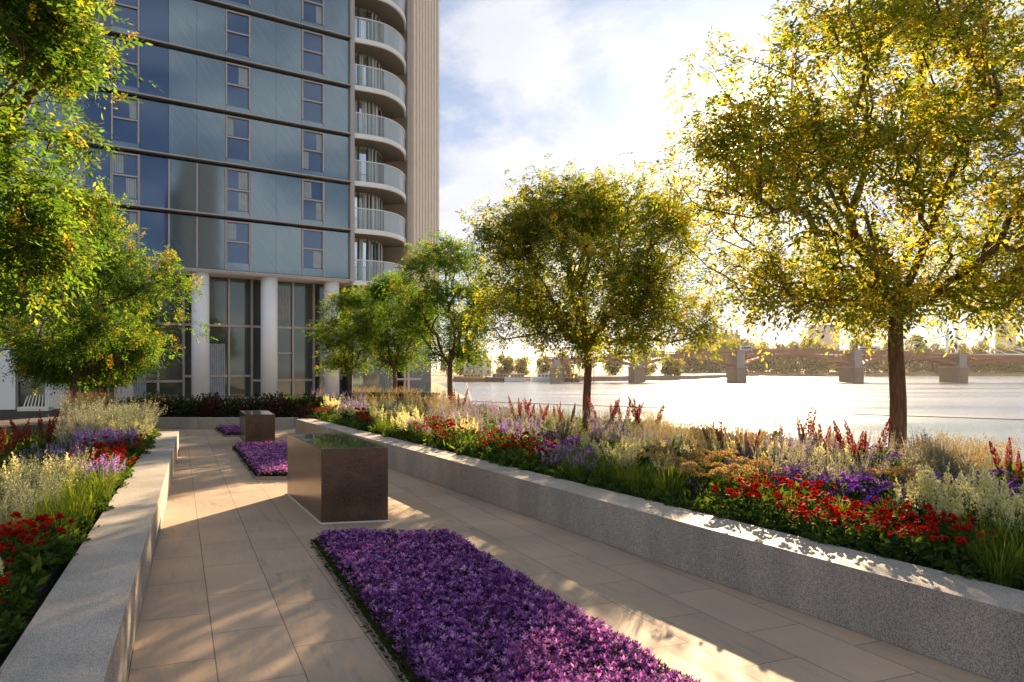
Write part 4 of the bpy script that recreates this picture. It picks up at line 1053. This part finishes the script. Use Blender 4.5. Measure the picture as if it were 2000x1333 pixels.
def place(pts, kind, z, sc, label, g):
    """say of each plant of a patch where in the patch it stands, as seen from the path"""
    n = len(pts); sx = sorted(p[0] / p[1] for p in pts); sd = sorted(p[1] for p in pts)
    for x, y in pts:
        a = sx.index(x / y) / max(1, n - 1); b = sd.index(y) / max(1, n - 1)
        if n >= 12: w_ = ('front ' if b < .34 else 'rear ' if b > .67 else 'middle ') + ('leftmost' if a < .15 else 'left' if a < .40 else 'central' if a < .60 else 'right' if a < .85 else 'rightmost')
        elif n < 6: w_ = 'leftmost' if a == 0 else 'rightmost' if a == 1 else 'middle'
        else: w_ = ('nearer ' if b < .5 else 'farther ') + ('left' if a < .33 else 'right' if a > .67 else 'central')
        put(kind, x, y, z, sc, w_ + ' ' + label, g)
def rpos(px, o):
    k = (px - 1000) / F; d = (o + 4.7128) / (.884 * k + .468); return k * d, d
def driftR(kind, n, p0, p1, o0, o1, sc, label, group=None, z=.33):
    """n plants of one kind spread over a patch of the right bed; p0..p1 is its extent along the bed, o0..o1 its distance behind the wall"""
    g = group or (label.split(',')[0] + ' drift'); pts = []
    s_of = lambda p, o: (Vector(rpos(p, o)) - IR).dot(WR)
    for i in range(n):
        best = None
        for _ in range(14):
            o = rp.uniform(o0, o1); pp = rp.uniform(p0, p1); x, y = rpos(pp, o)
            if kind in ('pale', 'mauve', 'wheat') and (abs(pp - 1752) < 44 or abs(pp - 1147) < 24) and o < 4.7: continue
            dm = min([math.hypot(x - a, y - b) for a, b in pts], default=9)
            if best is None or dm > best[0]: best = (dm, x, y)
        if best: pts.append(best[1:])
    place(pts, kind, z, sc, label, g)
def driftL(kind, n, s0, s1, o0, o1, sc, label, group=None, z=.33):
    g = group or (label.split(',')[0] + ' drift'); pts = []
    for i in range(n):
        best = None
        for _ in range(14):
            x, y = pl(rp.uniform(s0, s1), rp.uniform(o0, o1))
            if kind in ('pale', 'wheat', 'silver', 'mauve') and y > 8 and x / y < (140 - 1000) / F: continue
            dm = min([math.hypot(x - a, y - b) for a, b in pts], default=9)
            if best is None or dm > best[0]: best = (dm, x, y)
        if best: pts.append(best[1:])
    place(pts, kind, z, sc, label, g)

# right bed, along the wall from the near end to the far end
driftR('grass', 9, 1900, 2080, .10, .8, .95, 'tuft of tall green grass at the right edge of the view')
driftR('cream', 12, 1790, 2040, .75, 1.5, 1.12, 'cream plume plant nearest at the right, in front of the purple flowers')
driftR('red', 26, 1560, 1880, .12, .85, .88, 'red flower plant in the large red patch beside the wall at the right')
driftR('red', 13, 1440, 1600, .25, 1.35, .95, 'red flower plant below the tan umbels right of the middle of the bed')
driftR('leafy', 10, 1500, 1900, .08, .30, .62, 'low leafy plant between the red flowers and the wall at the right')
driftR('tan', 9, 1290, 1450, .45, 1.35, .98, 'tan umbel plant in the broad patch of the river side bed')
driftR('tan', 2, 1480, 1490, 1.3, 1.6, .9, 'tan umbel plant left of the red flowers on its own')
driftR('tan', 2, 1735, 1755, 1.8, 2.1, 1.05, 'pale umbel plant in front of the thick tree trunk')
driftR('cream', 9, 1160, 1310, .75, 1.6, 1.0, 'cream plume plant in the bright patch right of the forked tree trunk')
driftR('grass', 13, 1120, 1310, .10, .55, .95, 'green grass tuft below the cream plumes right of the forked tree trunk')
driftR('lilac', 7, 1058, 1135, .30, 1.0, .95, 'lilac spike plant beside the wall in front of the forked tree trunk')
driftR('red', 13, 950, 1060, .25, 1.1, 1.0, 'red flower plant in the patch left of the lilac spikes')
driftR('leafy', 14, 872, 1020, .12, 1.0, .95, 'dark green leafy plant beside the wall in the middle of the path')
driftR('purple', 7, 1065, 1150, 1.1, 1.9, .85, 'purple flower plant behind the lilac spikes at the forked trunk')
driftR('red', 10, 825, 893, .15, 1.1, 1.1, 'red flower plant beside the wall right of the large dark box')
driftR('cream', 5, 870, 920, .9, 1.7, .85, 'cream plume plant behind the red patch right of the large box')
driftR('lilac', 4, 800, 830, .3, .9, 1.1, 'lilac spike plant between red and cream flowers above the large box')
driftR('lilac', 6, 985, 1035, 1.6, 2.4, 1.0, 'lilac spike plant behind the dark green leafy plants')
driftR('cream', 12, 728, 800, .2, 1.5, 1.1, 'cream plume plant above the top of the large dark box')
driftR('grass', 10, 735, 830, .1, .5, 1.0, 'green grass tuft at the wall above the large dark box')
driftR('red', 7, 695, 735, .15, 1.0, 1.15, 'red flower plant at the wall left above the large dark box')
driftR('cream', 5, 640, 690, .3, 1.2, 1.1, 'cream plume plant near the far end of the river side wall')
driftR('lilac', 7, 640, 700, 1.0, 2.4, 1.2, 'lilac spike plant near the far end of the river side wall')
driftR('red', 4, 612, 645, .2, .8, 1.2, 'red flower plant at the far end of the river side wall')
# second layer
driftR('purple', 34, 1480, 2010, 1.35, 2.5, .95, 'purple flower plant in the long band behind the red flowers')
driftR('purple', 12, 1800, 2060, 2.2, 3.1, .95, 'purple flower plant right of the thick tree trunk')
driftR('leafy', 14, 1300, 1500, 1.4, 2.4, 1.0, 'green leafy plant behind the tan umbels')
driftR('leafy', 12, 1150, 1330, 1.7, 2.6, 1.05, 'green leafy plant behind the cream plumes by the forked trunk')
driftR('pink', 5, 1690, 1730, 2.9, 3.5, 1.05, 'pink flower plant just left of the thick tree trunk')
# tall back layer
driftR('pale', 24, 1450, 1740, 2.6, 4.4, 1.05, 'pale spike plant in the tall rows left of the thick tree trunk')
driftR('mauve', 14, 1440, 1760, 2.4, 3.8, 1.0, 'mauve spike plant mixed into the tall rows left of the thick trunk')
driftR('wheat', 20, 1260, 1470, 2.3, 4.4, .98, 'straw coloured grass in the glowing patch between the two large trees')
driftR('pale', 10, 1280, 1470, 2.6, 4.6, .95, 'pale spike plant among the straw coloured grass')
driftR('pale', 24, 1040, 1280, 2.0, 4.4, 1.05, 'pale spike plant around the forked tree trunk')
driftR('mauve', 12, 1130, 1290, 1.9, 3.8, 1.0, 'mauve spike plant right of the forked tree trunk')
driftR('mauve', 22, 850, 1050, 1.3, 4.5, 1.1, 'mauve spike plant left of the forked tree trunk')
driftR('pale', 16, 860, 1050, 2.0, 5.0, 1.1, 'pale spike plant left of the forked tree trunk')
driftR('wheat', 18, 690, 870, 1.6, 5.0, 1.1, 'straw coloured grass around the thin trunk of the third tree')
driftR('pale', 12, 700, 880, 1.6, 4.5, 1.1, 'pale spike plant above the large dark box')
driftR('mauve', 8, 620, 720, 1.6, 4.0, 1.1, 'mauve spike plant at the far end of the bed')
driftR('wheat', 16, 1770, 1960, 3.1, 4.9, .85, 'straw coloured grass right of the thick tree trunk')
driftR('pale', 12, 1775, 1860, 2.9, 4.2, 1.05, 'pale spike plant right of the thick tree trunk')
driftR('leafy', 8, 1860, 2020, 3.2, 4.4, .8, 'low green plant in front of the lawn at the right edge')
for p_, o_, lb_ in ((893, 3.4, 'left of the third group, above the lilac spikes'), (1015, 2.7, 'standing left of the forked trunk behind the lilac spikes'), (1050, 2.9, 'the second one left of the forked trunk'), (1082, 2.8, 'nearest to the forked trunk on its left'), (1108, 3.1, 'just left of the forked trunk at the back'),
                    (1188, 3.6, 'just right of the forked trunk'), (1215, 3.8, 'second to the right of the forked trunk'), (1262, 3.5, 'farthest right before the straw coloured grass'), (1398, 2.6, 'left end of the group in the straw coloured grass'), (1432, 2.5, 'right of the group in the straw coloured grass'), (1465, 2.4, 'behind the red flowers, lowest of the group'),
                    (1558, 3.7, 'tall among the pale spikes between the two large trees'), (1610, 3.3, 'leaning among the pale spikes'), (1655, 3.1, 'leaning right, second from the thick tree trunk'), (1682, 2.9, 'leaning right, nearest left of the thick tree trunk'), (1985, 3.0, 'alone at the right edge of the view')):
    x, y = rpos(p_, o_); put('spire', x, y, .33, 1.12 + .015 * (o_ - 2), 'red spire plant ' + lb_, 'red spire plants of the river side bed')

driftR('purple', 8, 1150, 1450, .5, 1.6, .62, 'small purple flower plant mixed between cream and tan flowers')
driftR('red', 8, 1100, 1460, 1.5, 2.6, .9, 'scattered red flower plant behind the cream and tan flowers')
driftR('lilac', 12, 1150, 1480, 1.8, 3.2, 1.05, 'scattered lilac spike plant between the two large tree trunks')
driftR('cream', 7, 1330, 1620, 2.2, 3.0, 1.0, 'scattered cream plume plant behind the purple band')
driftR('grass', 12, 1430, 1900, .5, 2.0, .8, 'green grass tuft growing through the red and purple flowers')
driftR('pale', 10, 1500, 1740, 1.6, 2.6, .95, 'pale spike plant at the back of the purple band')
# left bed (s along the wall, o behind it)
driftL('red', 10, -2.75, -1.45, .10, .75, .95, 'red flower plant nearest at the left edge, leaning over the wall')
driftL('leafy', 26, -2.9, 10.5, .0, .12, .55, 'small leafy plant filling the edge of the left wall')
driftR('leafy', 24, 700, 1990, .02, .10, .5, 'small leafy plant filling the edge of the river side wall')
driftL('leafy', 8, -2.9, -1.2, .15, .9, .8, 'green leafy plant under the nearest red flowers at the left edge')
driftL('cream', 2, -1.6, -1.3, .25, .45, .7, 'small cream plume plant among the nearest red flowers')
driftL('red', 11, -.95, .25, .12, .75, .95, 'dark red flower plant in the shade in front of the silver grass')
driftL('purple', 3, -.3, .4, .55, 1.0, .8, 'purple flower plant at the left edge beside the shaded red flowers')
driftL('silver', 24, .35, 2.6, .40, 1.7, .98, 'silver grass tuft in the soft grey patch of the left bed')
driftL('grass', 13, .3, 2.7, .08, .40, .85, 'green grass tuft along the left wall in front of the silver grass')
driftL('cream', 8, 2.2, 3.3, .30, 1.6, .9, 'cream plume plant in the bright patch of the left bed')
driftL('lilac', 5, 2.7, 3.5, .12, .45, 1.0, 'lilac spike plant beside the left wall next to the cream plumes')
driftL('red', 13, 3.5, 5.2, .10, .70, 1.0, 'red flower plant beside the left wall behind the lilac spikes')
driftL('mauve', 8, 3.2, 5.0, 1.0, 2.4, .8, 'mauve spike plant among the red spires of the left bed')
driftL('leafy', 12, 3.0, 5.2, .6, 2.4, 1.0, 'dark leafy plant between cream plumes and red spires')
driftL('lilac', 5, 4.6, 5.6, .6, 1.3, 1.1, 'lilac spike plant behind the red flowers of the left wall')
driftL('leafy', 12, 3.6, 7.4, .5, 1.4, .95, 'green leafy plant in the middle of the left bed')
driftL('red', 8, 5.3, 7.6, .10, .55, 1.0, 'red flower plant farthest along the left wall')
driftL('lilac', 6, 6.4, 7.8, .15, .9, 1.2, 'lilac spike plant near the far end of the left wall')
driftL('cream', 5, 7.6, 9.2, .15, .7, 1.05, 'cream plume plant near the far end of the left wall')
driftL('pale', 34, 5.0, 12.0, 1.0, 4.2, 1.05, 'grey green spike plant around the trunks of the left bed')
driftL('mauve', 12, 5.0, 9.0, 1.2, 3.4, 1.0, 'mauve spike plant before the blossoming tree of the left bed')
driftL('silver', 14, 8.8, 12.2, .25, 1.6, 1.45, 'tall feathery silver grass at the far end of the left bed')
driftL('wheat', 16, 10.5, 18, 1.6, 5.0, 1.1, 'straw coloured grass at the back of the left bed')
for s_, o_, lb_ in ((1.6, 1.9, 'at the left edge of the view, lowest'), (2.6, 1.6, 'second from the left edge of the view'), (3.4, 1.9, 'leaning left in the front of the left bed'), (4.0, 1.5, 'standing before the cream plumes of the left bed'), (4.6, 2.2, 'taller one at the back of the left group'), (5.0, 1.5, 'right of the middle of the left bed'), (5.6, 1.2, 'behind the lilac spikes of the left bed'), (6.3, 1.6, 'farthest right in the left bed'), (5.7, 2.6, 'before the framed window of the pavilion')):
    x, y = pl(s_, o_); put('spire', x, y, .33, 1.1, 'red spire plant ' + lb_, 'red spire plants of the left bed')
# shrubs behind the far cross wall
for i in range(15):
    x = -11.3 + i * .37; kd = ('dark', 'dark', 'maroonshrub', 'dark', 'sword')[i % 5]
    lab = {'dark': 'dark green shrub behind the far cross wall before the white columns', 'maroonshrub': 'maroon leaved shrub behind the far cross wall', 'sword': 'dark red sword leaved plant behind the far cross wall'}[kd]
    put(kd, x, 22.6 + rp.uniform(-.15, .5), .27, 1.0 + .2 * rp.random(), lab, 'shrubs behind the far cross wall')
for i in range(12):
    put('dark', -11 + i * .47, 23.7 + rp.uniform(-.2, .3), .27, 1.1, 'dark green shrub in the back row before the building glass', 'back row of shrubs before the building')

# ground cover under the plants (nobody could count it)
def cover(name, fpos, n, L, W, zlo, zhi, mats, label, cat):
    rs = np.random.RandomState(len(name) + n); P = fpos(rs, n); P = np.column_stack([P, rs.uniform(zlo, zhi, n)])
    c = Cards(); c.add(P, rs.normal(size=(n, 3)) * [1, 1, .5] + U * .7, L * rs.uniform(.6, 1.3, n), W, rs.randint(0, len(mats), n), None, rs=rs)
    o = mobj(name, c.mesh(name, mats)); return tag(o, label, cat, None, 'stuff')
def frame(I, W_, N_, s0, s1, o0, o1):
    return lambda rs, n: (lambda s, o: np.column_stack([I.x + W_.x * s + N_.x * o, I.y + W_.y * s + N_.y * o]))(rs.uniform(s0, s1, n), rs.uniform(o0, o1, n))
cover('ground_cover', frame(IR, WR, NR, -2.5, 17, .04, 5.7), 52000, .11, .035, .33, .47, [M['green'], M['grass']], 'low green leaves covering the soil between the flowers of the river side bed', 'ground cover')
cover('ground_cover', frame(IR, WR, NR, 17, 30, 1.5, 6.0), 14000, .14, .05, .33, .50, [M['green'], M['dark_leaf']], 'low green leaves under the small trees at the far end of the river side bed', 'ground cover')
cover('ground_cover', frame(IL, WL, NL, -4, 11.4, .04, 5.5), 42000, .11, .035, .33, .46, [M['green'], M['grass']], 'low green leaves covering the soil between the flowers of the left bed', 'ground cover')
cover('lawn_grass', lambda rs, n: np.column_stack([rs.uniform(7, 16, n), rs.uniform(5, 17, n)]), 26000, .09, .012, -.50, -.485, [M['grass']], 'short lawn between the flower bed and the river balustrade', 'grass')

# purple strips
def strip(poly, dens, hgt, label, ymin=-9):
    rs = np.random.RandomState(int(dens)); a, b, c_, d_ = [np.array(p) for p in poly]      # far-left, far-right, near-right, near-left
    area = .5 * (np.linalg.norm(b - a) + np.linalg.norm(c_ - d_)) * np.linalg.norm(a - d_); n = int(area * dens)
    def pos(n, m=.02):
        u = rs.uniform(m, 1 - m, n)[:, None]; v = rs.random(n)[:, None]; return (a * (1 - u) + b * u) * (1 - v) + (d_ * (1 - u) + c_ * u) * v, u[:, 0]
    P, u = pos(n, .03)
    hz = np.array([mnoise.noise(Vector((x * 3.1, y * 3.1, 0))) for x, y in P]) * .035 + hgt * rs.uniform(.62, 1.25, n); hz *= np.clip(np.minimum(u, 1 - u) / .06, .55, 1)
    C = np.column_stack([P, hz]); c = Cards(); f = Cards()
    ax = norm(rs.normal(size=(n, 3)) * .38 + U); r0 = rs.random(n)
    e1 = norm(np.cross(ax, rs.normal(size=(n, 3)))); e2 = np.cross(ax, e1)
    size = rs.choice([.55, .8, 1.0, 1.2], n)
    for k in range(7):
        t = k * .898 + r0 * 3; rad = e1 * np.cos(t)[:, None] + e2 * np.sin(t)[:, None]
        f.add(C, rad * .8 + ax * (.35 + .65 * (k % 2)), .029 * size * rs.uniform(.8, 1.15, n), .0115 * size, 0, np.clip(r0 * .75 + .1 * (k % 2) + rs.normal(size=n) * .12, 0, 1), S=np.cross(ax, rad), mid=.6)
    Q, u = pos(int(n * 2.4), .0); m = len(Q); z = rs.uniform(.03, hgt * .85, m) * np.clip(np.minimum(u, 1 - u) / .05, .4, 1)
    c.add(np.column_stack([Q, z]), rs.normal(size=(m, 3)) * [1, 1, .5] + U * .6, .055, .015, 0, None, rs=rs)
    o = mobj('purple_ground_cover', f.mesh('purple_ground_cover', [M['bedpetal']])); tag(o, label, 'ground cover', None, 'stuff')
    mobj('leaves', c.mesh('leaves', [M['bedleaf']]), o)['kind'] = 'stuff'
strip(BED1, 2300, .115, 'dense purple flowers in the nearest strip of the path')
strip(BED2, 1300, .12, 'dense magenta purple flowers in the strip between the two dark boxes')
strip(BED3, 700, .12, 'violet flowers in the farthest strip beside the small dark box')
def edgegrass(a, b, n):
    rs = np.random.RandomState(n); a = np.array(a); b = np.array(b); v = rs.random(n)[:, None]; d = (b - a) / np.linalg.norm(b - a); q = np.array([-d[1], d[0]]) * -1
    P = a + (b - a) * v + np.abs(q) * [1, .4] * rs.uniform(.0, .09, (n, 1)); c = Cards(); c.add(np.column_stack([P, np.full(n, .03)]), rs.normal(size=(n, 3)) * .6 + U, .045 * rs.uniform(.6, 1.2, n), .006, 0, None, rs=rs)
    return c.mesh('grass_edge', [M['green']])
tag(mobj('grass_edge', edgegrass(BED1[0], BED1[3], 9000)), 'narrow green grass edge along the left side of the nearest purple strip', 'grass', None, 'stuff')
# ------------------------------------------------------------------ the hazy air over the river
def haze(density, col):
    m, t, out = newmat('haze_air')
    v = t.add('ShaderNodeVolumePrincipled', None, Color=col, Density=density, Anisotropy=.45); t.put(out, 'Volume', v.outputs[0])
    b = MB(); b.box(-4300, 4300, -1800, 6800, -8.2, 95, m); o = b.build('haze'); o['kind'] = 'stuff'; tag(o, 'thin warm haze over the river', 'haze')
haze(.00004, (1.0, .97, .92))
